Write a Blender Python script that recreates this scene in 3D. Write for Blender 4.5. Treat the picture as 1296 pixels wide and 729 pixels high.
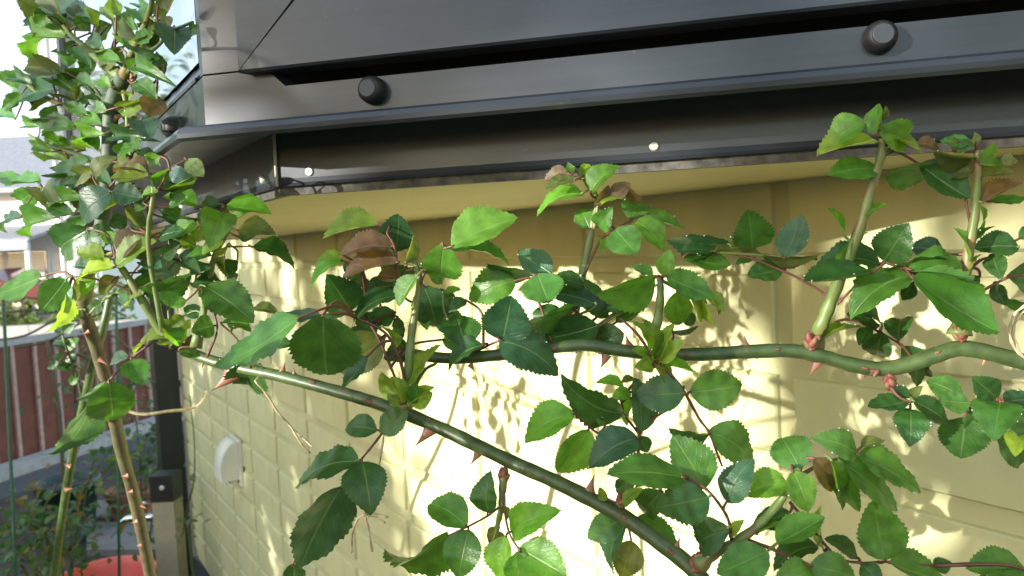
import bpy, math, random
from mathutils import Vector, Matrix
import numpy as np
rnd = random.Random(7)
for o in list(bpy.data.objects): bpy.data.objects.remove(o)
scene = bpy.context.scene
col = scene.collection
R = math.radians
# ---------------------------------------------------------------- camera
CZ = 1.5                                   # eye height above the garden
PITCH, ROLL, FPX, CX, CY = R(-3.37), R(-2.78), 1000.0, 648.0, 364.5
Fw = Vector((0, math.cos(PITCH), math.sin(PITCH)))
X0 = Vector((1, 0, 0)); U0 = Vector((0, -math.sin(PITCH), math.cos(PITCH)))
Xc = X0*math.cos(ROLL) + U0*math.sin(ROLL)
Uc = -X0*math.sin(ROLL) + U0*math.cos(ROLL)
CAM = Vector((0, 0, CZ))
cd = bpy.data.cameras.new('camera'); cam = bpy.data.objects.new('camera', cd); col.objects.link(cam)
m = Matrix((Xc, Uc, -Fw)).transposed().to_4x4(); m.translation = CAM
cam.matrix_world = m
cd.sensor_width = 36.0; cd.lens = 36.0*FPX/1296.0
cd.clip_start = 0.02; cd.clip_end = 500
cd.dof.use_dof = True; cd.dof.focus_distance = 0.47; cd.dof.aperture_fstop = 17.0
scene.camera = cam
# ---------------------------------------------------------------- directions of the house
AW, BF = R(32.5), R(76.5)                  # heading of the wall and of the bay's near side
D = 0.65                                   # eye to wall
dw = Vector((-math.sin(AW), math.cos(AW), 0)); nw = Vector((-math.cos(AW), -math.sin(AW), 0))
BETA = BF - AW
ez = Vector((0, 0, 1))
def hp(a, d, z):                           # house coordinates: along wall, out from wall, height above eye
    return CAM - nw*D + dw*a + nw*d + ez*z
def at(x, y, z):                           # a point z metres ahead of the eye
    return CAM + (Fw + Xc*((x-CX)/FPX) - Uc*((y-CY)/FPX))*z
# ---------------------------------------------------------------- sky, sun, exposure
SUN = (nw*1.0 + dw*0.0 + ez*0.175).normalized()
w = bpy.data.worlds.new('World'); scene.world = w; w.use_nodes = True
nt = w.node_tree
sky = nt.nodes.new('ShaderNodeTexSky'); sky.sky_type = 'NISHITA'; sky.sun_disc = False
sky.sun_elevation = math.asin(SUN.z); sky.sun_rotation = math.atan2(SUN.x, SUN.y)
sky.air_density = 1.0; sky.dust_density = 1.0; sky.ozone_density = 1.0
bg = nt.nodes['Background']; mixn = nt.nodes.new('ShaderNodeMix'); mixn.data_type = 'RGBA'; mixn.blend_type = 'ADD'; mixn.inputs[0].default_value = 1.0
nt.links.new(sky.outputs[0], mixn.inputs[6]); mixn.inputs[7].default_value = (1.25, 1.40, 1.55, 1)     # even pale tone added to whiten the sky and cool the fill
nt.links.new(mixn.outputs[2], bg.inputs[0]); bg.inputs[1].default_value = 0.09
sd = bpy.data.lights.new('sun', 'SUN'); sd.energy = 2.7; sd.angle = R(0.55); sd.color = (1, 0.965, 0.90)
so = bpy.data.objects.new('sun', sd); col.objects.link(so); so.rotation_euler = SUN.to_track_quat('Z', 'Y').to_euler()
so.location = (-3, -2, 4)
scene.view_settings.view_transform = 'Standard'; scene.view_settings.look = 'None'
scene.view_settings.exposure = 2.15; scene.view_settings.gamma = 1.0
scene.render.engine = 'CYCLES'
# ---------------------------------------------------------------- materials
def mat(name, base=(.5,.5,.5), rough=.6, metal=0.0, spec=.5, noise=0.0, nscale=20.0, bump=0.0, bscale=60.0, bdist=.002, objcol=False, coat=0.0, rvar=0.0, trans=0.0, stain=None, streak=None):
    M = bpy.data.materials.new(name); M.use_nodes = True
    n, l = M.node_tree.nodes, M.node_tree.links
    p = n['Principled BSDF']
    p.inputs['Roughness'].default_value = rough; p.inputs['Metallic'].default_value = metal
    p.inputs['Specular IOR Level'].default_value = spec; p.inputs['Coat Weight'].default_value = coat
    p.inputs['Transmission Weight'].default_value = trans
    tc = n.new('ShaderNodeTexCoord')
    c = n.new('ShaderNodeRGB'); c.outputs[0].default_value = (*base, 1); out = c.outputs[0]
    if objcol:
        oi = n.new('ShaderNodeObjectInfo'); mx = n.new('ShaderNodeMix'); mx.data_type = 'RGBA'; mx.blend_type = 'MULTIPLY'
        mx.inputs[0].default_value = 1; l.new(out, mx.inputs[6]); l.new(oi.outputs['Color'], mx.inputs[7]); out = mx.outputs[2]
    if noise:
        t = n.new('ShaderNodeTexNoise'); t.inputs['Scale'].default_value = nscale; t.inputs['Detail'].default_value = 6
        l.new(tc.outputs['Object'], t.inputs['Vector'])
        mr = n.new('ShaderNodeMapRange'); mr.inputs[1].default_value = .3; mr.inputs[2].default_value = .7
        mr.inputs[3].default_value = 1-noise; mr.inputs[4].default_value = 1+noise; l.new(t.outputs[0], mr.inputs[0])
        hs = n.new('ShaderNodeMix'); hs.data_type = 'RGBA'; hs.blend_type = 'MULTIPLY'; hs.inputs[0].default_value = 1
        l.new(out, hs.inputs[6]); l.new(mr.outputs[0], hs.inputs[7]); out = hs.outputs[2]
        if rvar:
            m2 = n.new('ShaderNodeMapRange'); m2.inputs[1].default_value = .3; m2.inputs[2].default_value = .7
            m2.inputs[3].default_value = rough-rvar; m2.inputs[4].default_value = rough+rvar
            l.new(t.outputs[0], m2.inputs[0]); l.new(m2.outputs[0], p.inputs['Roughness'])
    if streak:
        mp = n.new('ShaderNodeMapping'); mp.inputs['Scale'].default_value = streak[0]; l.new(tc.outputs['Object'], mp.inputs[0])
        t = n.new('ShaderNodeTexNoise'); t.inputs['Scale'].default_value = 1.0; t.inputs['Detail'].default_value = 4; l.new(mp.outputs[0], t.inputs['Vector'])
        mr = n.new('ShaderNodeMapRange'); mr.inputs[1].default_value = .3; mr.inputs[2].default_value = .7
        mr.inputs[3].default_value = 1-streak[1]; mr.inputs[4].default_value = 1+streak[1]; l.new(t.outputs[0], mr.inputs[0])
        hs = n.new('ShaderNodeMix'); hs.data_type = 'RGBA'; hs.blend_type = 'MULTIPLY'; hs.inputs[0].default_value = 1
        l.new(out, hs.inputs[6]); l.new(mr.outputs[0], hs.inputs[7]); out = hs.outputs[2]
    if stain:
        t = n.new('ShaderNodeTexNoise'); t.inputs['Scale'].default_value = stain[0]; t.inputs['Detail'].default_value = 9; t.inputs['Roughness'].default_value = .75
        l.new(tc.outputs['Object'], t.inputs['Vector'])
        mr = n.new('ShaderNodeMapRange'); mr.inputs[1].default_value = stain[1]; mr.inputs[2].default_value = stain[2]; l.new(t.outputs[0], mr.inputs[0])
        hs = n.new('ShaderNodeMix'); hs.data_type = 'RGBA'; l.new(mr.outputs[0], hs.inputs[0]); l.new(out, hs.inputs[6])
        hs.inputs[7].default_value = (*stain[3], 1); out = hs.outputs[2]
    p.inputs['Coat Roughness'].default_value = .14 if name!='car_red' else .03
    l.new(out, p.inputs['Base Color'])
    if bump:
        t = n.new('ShaderNodeTexNoise'); t.inputs['Scale'].default_value = bscale; t.inputs['Detail'].default_value = 5
        l.new(tc.outputs['Object'], t.inputs['Vector'])
        b = n.new('ShaderNodeBump'); b.inputs['Strength'].default_value = bump; b.inputs['Distance'].default_value = bdist
        l.new(t.outputs[0], b.inputs['Height']); l.new(b.outputs[0], p.inputs['Normal'])
    return M

def leaf_material(name, rough, trans, veins=1.0, rscale=1.0):
    M = bpy.data.materials.new(name); M.use_nodes = True
    n, l = M.node_tree.nodes, M.node_tree.links
    p = n['Principled BSDF']; out = n['Material Output']
    def math_(op, a, b=None, clamp=False):
        x = n.new('ShaderNodeMath'); x.operation = op; x.use_clamp = clamp
        for i, v in enumerate((a, b)):
            if v is None: continue
            if isinstance(v, (int, float)): x.inputs[i].default_value = v
            else: l.new(v, x.inputs[i])
        return x.outputs[0]
    oi = n.new('ShaderNodeObjectInfo')
    uv = n.new('ShaderNodeUVMap'); sep = n.new('ShaderNodeSeparateXYZ'); l.new(uv.outputs[0], sep.inputs[0])
    ax = math_('ABSOLUTE', sep.outputs[0])                     # 0 at the midrib, .5 at the margin
    mid = math_('SUBTRACT', 1.0, math_('MULTIPLY', ax, 28.0), True)
    ph = math_('SUBTRACT', math_('MULTIPLY', sep.outputs[1], 9.0), math_('MULTIPLY', ax, 7.5))
    fr = math_('ABSOLUTE', math_('SUBTRACT', math_('FRACT', ph), .5))
    side = math_('SUBTRACT', 1.0, math_('MULTIPLY', fr, 9.0), True)
    vein = math_('MAXIMUM', mid, math_('MULTIPLY', side, .20))
    tc = n.new('ShaderNodeTexCoord')
    no = n.new('ShaderNodeTexNoise'); no.inputs['Scale'].default_value = 4.0; no.inputs['Detail'].default_value = 5
    add = n.new('ShaderNodeVectorMath'); add.operation = 'ADD'; l.new(tc.outputs['Object'], add.inputs[0])
    cx = n.new('ShaderNodeCombineXYZ'); l.new(math_('MULTIPLY', oi.outputs['Random'], 40.0), cx.inputs[0]); l.new(cx.outputs[0], add.inputs[1])
    l.new(add.outputs[0], no.inputs['Vector'])
    mr = n.new('ShaderNodeMapRange'); mr.inputs[1].default_value = .3; mr.inputs[2].default_value = .7; mr.inputs[3].default_value = .72; mr.inputs[4].default_value = 1.3
    l.new(no.outputs[0], mr.inputs[0])
    m1 = n.new('ShaderNodeMix'); m1.data_type = 'RGBA'; m1.blend_type = 'MULTIPLY'; m1.inputs[0].default_value = 1
    l.new(oi.outputs['Color'], m1.inputs[6]); l.new(mr.outputs[0], m1.inputs[7])
    m2 = n.new('ShaderNodeMix'); m2.data_type = 'RGBA'; l.new(math_('MULTIPLY', vein, .24*veins), m2.inputs[0])
    l.new(m1.outputs[2], m2.inputs[6]); m2.inputs[7].default_value = (.30, .38, .16, 1)
    edge = math_('MULTIPLY', math_('SUBTRACT', ax, .455), 14.0, True)
    m3 = n.new('ShaderNodeMix'); m3.data_type = 'RGBA'; l.new(math_('MULTIPLY', edge, .5), m3.inputs[0])
    l.new(m2.outputs[2], m3.inputs[6]); m3.inputs[7].default_value = (.16, .09, .035, 1)
    l.new(m3.outputs[2], p.inputs['Base Color'])
    n2 = n.new('ShaderNodeTexNoise'); n2.inputs['Scale'].default_value = 30.0; n2.inputs['Detail'].default_value = 3; l.new(add.outputs[0], n2.inputs['Vector'])
    ra = math_('ADD', math_('MULTIPLY', n2.outputs[0], .28), rough-.14); l.new(ra, p.inputs['Roughness'])
    p.inputs['Specular IOR Level'].default_value = .55
    h = math_('ADD', math_('MULTIPLY', vein, -.7), math_('MULTIPLY', n2.outputs[0], .55))
    b = n.new('ShaderNodeBump'); b.inputs['Strength'].default_value = .45; b.inputs['Distance'].default_value = .0010
    l.new(h, b.inputs['Height']); l.new(b.outputs[0], p.inputs['Normal'])
    tr = n.new('ShaderNodeBsdfTranslucent')
    g = n.new('ShaderNodeMix'); g.data_type = 'RGBA'; g.blend_type = 'MULTIPLY'; g.inputs[0].default_value = 1
    l.new(m2.outputs[2], g.inputs[6]); g.inputs[7].default_value = (1.9, 1.9, .75, 1); l.new(g.outputs[2], tr.inputs[0])
    ms = n.new('ShaderNodeMixShader'); ms.inputs[0].default_value = trans
    l.new(p.outputs[0], ms.inputs[1]); l.new(tr.outputs[0], ms.inputs[2]); l.new(ms.outputs[0], out.inputs['Surface'])
    return M

MT = dict(
  wall=mat('painted_siding', (.57,.555,.30), .75, noise=.08, nscale=7, streak=((22,22,2.2),.05), stain=(14,.60,.85,(.38,.36,.19)), bump=.35, bscale=120, bdist=.0015, objcol=True, spec=.3),
  wallbase=mat('siding_joint', (.50,.485,.265), .75, noise=.08, nscale=9, spec=.3),
  soffit=mat('soffit_paint', (.47,.42,.215), .7, noise=.06, nscale=6, spec=.3),
  bronze=mat('bronze_aluminium', (.024,.030,.038), .48, .15, .4, noise=.25, nscale=9, coat=.45, bump=.06, bscale=300, bdist=.0006, rvar=.1, streak=((4,4,260),.12), stain=(70,.64,.76,(.13,.125,.11))),
  rubber=mat('black_rubber', (.012,.012,.013), .55, noise=.2),
  cap=mat('knob_cap', (.045,.052,.060), .55, .1, noise=.1, nscale=80),
  rivet=mat('rivet_metal', (.62,.60,.55), .45, .5, noise=.15, nscale=200),
  grit=mat('weathered_board_edge', (.085,.08,.07), .9, noise=.5, nscale=120, bump=.5, bscale=300),
  caulk=mat('caulking', (.50,.47,.38), .7, noise=.1),
  glass=mat('window_glass', (.42,.45,.46), .03, .6, .8),
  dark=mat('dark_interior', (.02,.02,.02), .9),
  stem=mat('rose_bark', (.058,.092,.028), .42, noise=.34, nscale=120, bump=.25, bscale=350, bdist=.0006, spec=.5, stain=(70,.57,.72,(.17,.12,.06))),
  shoot=mat('young_stem', (.125,.18,.045), .45, noise=.22, nscale=90, spec=.5, stain=(38,.48,.68,(.22,.11,.06))),
  petiole=mat('red_petiole', (.13,.048,.028), .5, noise=.3, nscale=90),
  wood=mat('old_cane', (.088,.070,.030), .6, noise=.35, nscale=90, bump=.4, bscale=260, bdist=.001, stain=(30,.5,.65,(.09,.11,.04))),
  oldgreen=mat('grey_green_bark', (.060,.082,.055), .6, noise=.3, nscale=90, bump=.3, bscale=300, bdist=.0008, stain=(60,.58,.75,(.13,.12,.08))),
  thorn=mat('thorn', (.30,.13,.075), .4, noise=.3, nscale=120),
  scar=mat('leaf_scar_cork', (.17,.085,.05), .7, noise=.4, nscale=200),
  bud=mat('bud_scale', (.24,.060,.050), .55, noise=.45, nscale=160, stain=(150,.5,.6,(.20,.16,.06))),
  twine=mat('raffia', (.52,.42,.25), .8, noise=.35, nscale=120, bump=.4, bscale=300),
  leaf=leaf_material('rose_leaf', .33, .36), young=leaf_material('young_rose_leaf', .40, .5, .7),
  far=leaf_material('far_leaf', .5, .35, .3),
  soil=mat('soil', (.055,.042,.030), .95, noise=.5, nscale=9, bump=.8, bscale=40, bdist=.03),
  pave=mat('paving_concrete', (.15,.142,.13), .9, noise=.2, nscale=6, bump=.3, bscale=120),
  asphalt=mat('asphalt', (.075,.075,.08), .9, noise=.2, nscale=30, bump=.3, bscale=200),
  lawn=mat('lawn', (.16,.17,.045), .95, noise=.4, nscale=2.5, bump=.5, bscale=30, bdist=.02),
  concrete=mat('kerb_concrete', (.36,.35,.33), .9, noise=.15, nscale=14, bump=.3, bscale=120),
  fence=mat('fence_board', (.145,.038,.022), .6, noise=.25, nscale=12, bump=.2, bscale=60),
  post=mat('fence_post', (.40,.26,.21), .6, noise=.2, nscale=30),
  pipe=mat('downpipe_paint', (.016,.020,.018), .4, noise=.2, nscale=20),
  trim=mat('base_flashing', (.030,.042,.055), .45, .2, noise=.2, nscale=15),
  beige=mat('standpipe_case', (.40,.36,.24), .6, noise=.1, nscale=20, stain=(25,.62,.8,(.25,.2,.14))),
  chrome=mat('chrome', (.75,.75,.76), .14, 1.0, noise=.05, nscale=60),
  bucket=mat('red_plastic', (.74,.15,.13), .42, noise=.06, nscale=12),
  pot=mat('green_plastic', (.008,.035,.025), .4, noise=.2, nscale=20),
  clay=mat('terracotta', (.24,.09,.05), .85, noise=.25, nscale=25, bump=.3),
  vent=mat('vent_plastic', (.70,.68,.58), .5, noise=.05, nscale=20),
  stake=mat('stake_plastic', (.015,.085,.045), .4, noise=.2, nscale=40),
  white=mat('white_wall', (.72,.72,.70), .8, noise=.05, nscale=3),
  roof=mat('roof_tile', (.20,.21,.24), .6, noise=.2, nscale=8, bump=.4, bscale=20),
  awning=mat('awning_blue', (.24,.31,.42), .5, noise=.1, nscale=4),
  car=mat('car_red', (.11,.012,.018), .25, .2, coat=1.0, noise=.05),
  tyre=mat('tyre', (.02,.02,.02), .9, noise=.2),
  lamp=mat('headlamp', (.7,.7,.7), .1, .3),
  blind=mat('blind_slat', (.55,.56,.56), .6, noise=.05),
)
water = bpy.data.materials.new('dew_water'); water.use_nodes = True
wp = water.node_tree.nodes['Principled BSDF']; wp.inputs['Base Color'].default_value = (.95,.97,1,1)
wp.inputs['Roughness'].default_value = .04; wp.inputs['IOR'].default_value = 1.33; wp.inputs['Transmission Weight'].default_value = .55
MT['water'] = water
MT['glass'].node_tree.nodes['Principled BSDF'].inputs['IOR'].default_value = 2.1
# ---------------------------------------------------------------- mesh helpers
class MB:
    def __init__(s): s.v=[]; s.f=[]; s.m=[]; s.smooth=[]
    def quadbox(s, P, mi=0):                       # eight corners, bottom four then top four
        i=len(s.v); s.v += [Vector(p) for p in P]
        for f in ((3,2,1,0),(4,5,6,7),(0,1,5,4),(1,2,6,5),(2,3,7,6),(3,0,4,7)):
            s.f.append([i+k for k in f]); s.m.append(mi); s.smooth.append(False)
    def box(s, o, ax, ay, az, mi=0):               # corner and three edge vectors
        s.quadbox([o, o+ax, o+ax+ay, o+ay, o+az, o+ax+az, o+ax+ay+az, o+ay+az], mi)
    def tube(s, pts, rad, n=8, mi=0, cap=True):
        pts=[Vector(p) for p in pts]
        if isinstance(rad,(int,float)): rad=[rad]*len(pts)
        i0=len(s.v); up=Vector((.13,.27,.95)); k=len(pts)
        for j,p in enumerate(pts):
            t=(pts[min(j+1,k-1)]-pts[max(j-1,0)]).normalized()
            a=t.cross(up)
            if a.length<.05: a=t.cross(Vector((1,0,0)))
            a.normalize(); b=t.cross(a)
            for q in range(n):
                an=2*math.pi*q/n; s.v.append(p+(a*math.cos(an)+b*math.sin(an))*rad[j])
        for j in range(k-1):
            for q in range(n):
                s.f.append([i0+j*n+q, i0+j*n+(q+1)%n, i0+(j+1)*n+(q+1)%n, i0+(j+1)*n+q]); s.m.append(mi); s.smooth.append(True)
        if cap:
            s.f.append([i0+q for q in range(n)][::-1]); s.f.append([i0+(k-1)*n+q for q in range(n)]); s.m+=[mi,mi]; s.smooth+=[True,True]
    def lathe(s, prof, o, ax, n=20, mi=0, smooth=True):       # prof: (radius, along axis)
        ax=ax.normalized(); a=ax.cross(Vector((.3,.2,.9))).normalized(); b=ax.cross(a); i0=len(s.v)
        for r,h in prof:
            for q in range(n):
                an=2*math.pi*q/n; s.v.append(o+ax*h+(a*math.cos(an)+b*math.sin(an))*r)
        for j in range(len(prof)-1):
            for q in range(n):
                s.f.append([i0+j*n+q, i0+j*n+(q+1)%n, i0+(j+1)*n+(q+1)%n, i0+(j+1)*n+q]); s.m.append(mi); s.smooth.append(smooth)
        for j in (0,len(prof)-1):
            if prof[j][0]>1e-6: s.f.append([i0+j*n+q for q in range(n)]); s.m.append(mi); s.smooth.append(False)
    def blob(s, c, r, mi=0, n=6, rings=4, axis=None, stretch=1.0):
        prof=[(max(1e-5,r*math.sin(math.pi*j/rings)), -r*stretch*math.cos(math.pi*j/rings)) for j in range(rings+1)]
        s.lathe(prof, c, axis or ez, n, mi)
    def build(s, name, mats, parent=None, origin=None):
        org = origin if origin is not None else Vector((0,0,0))
        me=bpy.data.meshes.new(name); me.from_pydata([tuple(v-org) for v in s.v], [], s.f)
        for mm in (mats if isinstance(mats,(list,tuple)) else [mats]): me.materials.append(mm)
        me.polygons.foreach_set('material_index', s.m); me.polygons.foreach_set('use_smooth', s.smooth)
        me.update()
        return link(name, me, parent, org)
ORG = {}
def link(name, data, parent=None, org=Vector((0,0,0))):
    o=bpy.data.objects.new(name, data); col.objects.link(o); ORG[o.name]=Vector(org)
    if parent is not None:
        o.parent=parent; o.location=Vector(org)-ORG[parent.name]
    else: o.location=Vector(org)
    return o
def tag(o, label=None, cat=None, group=None, kind=None):
    for k,v in (('label',label),('category',cat),('group',group),('kind',kind)):
        if v: o[k]=v
    return o
def thing(name, org, label, cat, group=None):
    return tag(link(name, None, None, org), label, cat, group)
def smooth_path(P, n=6):
    P=[Vector(p) for p in P]; out=[]
    if len(P)<3: 
        return [P[0].lerp(P[-1],i/n) for i in range(n+1)]
    Q=[P[0]*2-P[1]]+P+[P[-1]*2-P[-2]]
    for i in range(1,len(Q)-2):
        for k in range(n):
            t=k/n; a,b,c,d=Q[i-1],Q[i],Q[i+1],Q[i+2]
            out.append(.5*((2*b)+(c-a)*t+(2*a-5*b+4*c-d)*t*t+(3*b-a-3*c+d)*t**3))
    out.append(P[-1]); return out
def grow(r0,r1,n): return [r0+(r1-r0)*i/(n-1) for i in range(n)]

# ================================================================ SETTING
G0 = -CZ
def sheet(name, pts, z, M, kind='structure'):
    b=MB(); i=0; b.v=[Vector((x,y,z)) for x,y in pts]; b.f=[list(range(len(pts)))]; b.m=[0]; b.smooth=[False]
    return tag(b.build(name, M), kind=kind)
sheet('ground', [(-200,-200),(200,-200),(200,300),(-200,300)], 0.0, MT['soil'])
# lawn far behind the fence
sheet('lawn', [(-40,8.4),(-1.5,8.4),(-1.0,22.6),(-40,22.6)], .004, MT['lawn'])
sheet('road', [(-60,22.0),(6,22.0),(6,26),(-60,26)], .008, MT['asphalt'])

# ---------------------------------------------------------------- house wall of stacked siding bricks
A0, A1 = -0.42, 3.90
wall = thing('house_wall', hp(1.7,0,-CZ), 'pale yellow house wall of embossed siding bricks under the dark window', 'wall')
b=MB(); b.box(hp(A0-.6,-.0065,-1.40), dw*(A1-A0+.6), -nw*.22, ez*2.7); b.build('wall_panel', MT['wallbase'], wall, hp(1.7,0,-CZ))
PH, PW, JW = .1023, .3125, .018
bh, bw = PH-JW, PW-JW
def brick_mesh(wd, ht):
    c, dp = .0036, .010
    V=[]
    for (u,v,dd) in ((0,0,-dp),(wd,0,-dp),(wd,ht,-dp),(0,ht,-dp),(0.0015,.0015,-c*.6),(wd-.0015,.0015,-c*.6),(wd-.0015,ht-.0015,-c*.6),(.0015,ht-.0015,-c*.6),(c,c,0),(wd-c,c,0),(wd-c,ht-c,0),(c,ht-c,0)):
        V.append(tuple(dw*u+ez*v+nw*dd))
    Fc=[]
    for k in (0,4):
        for q in range(4): Fc.append((k+q, k+4+q, k+4+(q+1)%4, k+(q+1)%4))
    Fc.append((8,11,10,9))
    me=bpy.data.meshes.new('brick'); me.from_pydata(V,[],Fc); me.materials.append(MT['wall']); me.update(); return me
bm_full = brick_mesh(bw, bh)
cols=[]; k=-3
while True:
    a0=.52+PW*k+JW/2
    if a0>A1-.03: break
    cols.append((a0, min(bw, A1-a0))); k+=1
cut = {}
for a0,wd in cols:
    for r in range(-1,13):
        z1 = -.0455-PH*r
        me = bm_full
        if wd<bw-.001: me = cut.setdefault(round(wd,4), None) or brick_mesh(wd,bh); cut[round(wd,4)]=me
        o=link('brick', me, wall, hp(a0,0,z1-bh)); t=rnd.uniform(.955,1.03); o.color=(t, t*rnd.uniform(.99,1.01), t*rnd.uniform(.97,1.02), 1)
bt=MB()
bt.tube([hp(A0-.6,.004,-1.43), hp(A1,.004,-1.43)], .022, 10); bt.build('base_flashing', MT['trim'], wall, hp(1.7,0,-CZ))
bf=MB(); bf.box(hp(A0-.6,-.02,-CZ-.2), dw*(A1-A0+.55), -nw*.2, ez*.27); bf.build('foundation', MT['concrete'], wall, hp(1.7,0,-CZ))
bc=MB(); bc.box(hp(A1,.004,-1.40), dw*.03, -nw*.23, ez*2.7); bc.build('corner_trim', MT['beige'], wall, hp(1.7,0,-CZ))

# ---------------------------------------------------------------- bay window
DB, AC, LF = .47, .607, 1.35
n1=(-math.sin(BETA), math.cos(BETA)); n2=(0,1); n3=(math.sin(BETA), math.cos(BETA))
tb=math.tan(BETA/2)
def corner(i,o,z):                              # plan corners of the bay at outward offset o
    if i==1: return hp(AC-o*tb, DB+o, z)
    if i==2: return hp(AC+LF+o*tb, DB+o, z)
    e=.03
    s1=(DB+o+e)/math.tan(BETA)
    return hp(AC-o*tb-s1,-e,z) if i==0 else hp(AC+LF+o*tb+s1,-e,z)
bay = thing('bay_window', hp(AC+LF/2,0,.05), 'dark bronze aluminium bay window with round knobs along its sill', 'window')
BO = hp(AC+LF/2,0,.05)
def strip(name, prof, M, segs=(0,1,2), parent=bay):
    for sgm in segs:
        b=MB(); k=len(prof)
        for i in (sgm,sgm+1):
            for o,h in prof: b.v.append(corner(i,o,h))
        for q in range(k): b.f.append([q,(q+1)%k,k+(q+1)%k,k+q]); b.m.append(0); b.smooth.append(False)
        b.f+= [list(range(k))[::-1], list(range(k,2*k))]; b.m+=[0,0]; b.smooth+=[False,False]
        b.build(name, M, parent, BO)
b=MB()
i0=[corner(i,-.010,.046) for i in range(4)]; i1=[corner(i,-.010,.058) for i in range(4)]
b.v=i0+i1; b.f=[[0,1,2,3],[7,6,5,4],[0,4,5,1],[1,5,6,2],[2,6,7,3],[3,7,4,0]]; b.m=[0]*6; b.smooth=[False]*6
b.build('soffit', MT['soffit'], bay, BO)
strip('soffit_edge', [(-.0095,.0435),(-.003,.0435),(-.003,.0515),(-.0095,.0515)], MT['grit'])
strip('fascia', [(-.006,.0500),(0.002,.0500),(.0008,.0525),(0,.056),(0,.0925),(-.006,.0925)], MT['bronze'])
strip('sill', [(-.006,.093),(.066,.0830),(.0705,.0790),(.0735,.0785),(.0760,.0805),(.0765,.0835),(.0750,.0868),(.0715,.0888),(.060,.0902),(.044,.0930),(-.006,.098)], MT['bronze'])
strip('sill_face', [(.044,.0905),(.0545,.0905),(.0552,.0912),(.0552,.1246),(.0545,.1254),(.044,.1254)], MT['bronze'], (1,2))
# frames above the sill: pieces placed by distance u from the bay corner along each side
d1=(hp(*(AC-math.cos(BETA),DB-math.sin(BETA)),0)-hp(AC,DB,0)).normalized(); N1=(nw*n1[1]+dw*n1[0]).normalized()
LR=DB/math.sin(BETA)
def f1(u,o,h): return corner(1,o,h)+d1*u        # near side
def f2(u,o,h): return corner(1,o,h)+dw*u        # front side
def f3(u,o,h):
    d3=(dw*math.cos(BETA)-nw*math.sin(BETA)); return corner(2,o,h)+d3*u
TOP=1.05
def piece(name, f, us, hs, o0, o1, M=None, parent=bay, skew=(0,0)):
    b=MB(); u0,u1=us; h0,h1=hs
    P=[f(u0,o0,h0),f(u1,o0,h0),f(u1,o1,h0),f(u0,o1,h0),f(u0,o0,h1),f(u1,o0,h1),f(u1,o1,h1),f(u0,o1,h1)]
    b.quadbox(P); return b.build(name, M or MT['bronze'], parent, BO)
piece('jamb', f1, (.0,.034), (.1268,TOP), .030, .0545)
piece('jamb', f2, (.0,.010), (.1268,TOP), .030, .0545)
piece('jamb', f2, (LF+.02,LF+.038), (.1268,TOP), .030, .0545)
piece('jamb', f3, (.0,.03), (.1268,TOP), .030, .0545)
def mitred(name, f, us, hs, wd, o0, o1):        # four mitred sash bars round a pane, each bar its own part
    u0,u1=us; h0,h1=hs; g=.0006
    inn=[(u0+wd,h0+wd),(u1-wd,h0+wd),(u1-wd,h1-wd),(u0+wd,h1-wd)]; out=[(u0,h0),(u1,h0),(u1,h1),(u0,h1)]
    sash=None
    for q,nm in enumerate(('sash_rail','sash_stile','sash_rail','sash_stile')):
        A,B,Ci,Di=out[q],out[(q+1)%4],inn[(q+1)%4],inn[q]
        if q%2==0: A=(A[0]+g,A[1]); Di=(Di[0]+g,Di[1]); B=(B[0]-g,B[1]); Ci=(Ci[0]-g,Ci[1])
        b=MB(); c=.0016
        def lerp2(p,qq,t): return (p[0]+(qq[0]-p[0])*t, p[1]+(qq[1]-p[1])*t)
        A2,B2=lerp2(A,Di,c/wd),lerp2(B,Ci,c/wd)
        rings=[(o0,A,B,Ci,Di),(o1-.0016,A,B,Ci,Di)]
        P=[f(x,o0,h) for x,h in (A,B,Ci,Di)]+[f(x,o1-.0016,h) for x,h in (A,B,Ci,Di)]+[f(A2[0],o1,A2[1]),f(B2[0],o1,B2[1]),f(Ci[0],o1-.004,Ci[1]),f(Di[0],o1-.004,Di[1])]
        b.v=P
        for base in (0,4):
            for j in range(4): b.f.append([base+j,base+(j+1)%4,base+4+(j+1)%4,base+4+j]); b.m.append(0); b.smooth.append(False)
        b.f.append([8,9,10,11]); b.f.append([3,2,1,0]); b.m+=[0,0]; b.smooth+=[False,False]
        b.build(nm, MT['bronze'], bay, BO)
    piece('pane', f, (u0+wd-.004,u1-wd+.004), (h0+wd-.004,h1-wd+.004), o0+.004, o0+.009, MT['glass'])
mitred('sash', f1, (.0385,LR+.03), (.1225,TOP), .085, .046, .0665)
mitred('sash', f2, (.0115,LF+.018), (.1285,TOP), .012, .030, .0535)
b=MB(); loop=[(0,.0905),(LR+.10,.0905),(LR+.10,.1130),(.063,.1130),(.050,.1254),(0,.1254)]
for o_ in (.044,.0552): b.v+=[f1(u,o_,h) for u,h in loop]
k=len(loop); b.f=[list(range(k))[::-1],list(range(k,2*k))]+[[q,(q+1)%k,k+(q+1)%k,k+q] for q in range(k)]; b.m=[0]*(k+2); b.smooth=[False]*(k+2)
b.build('sill_face', MT['bronze'], bay, BO)
piece('drip_rail', f2, (.02,LF), (.1256,.1282), .035, .0560)
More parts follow.
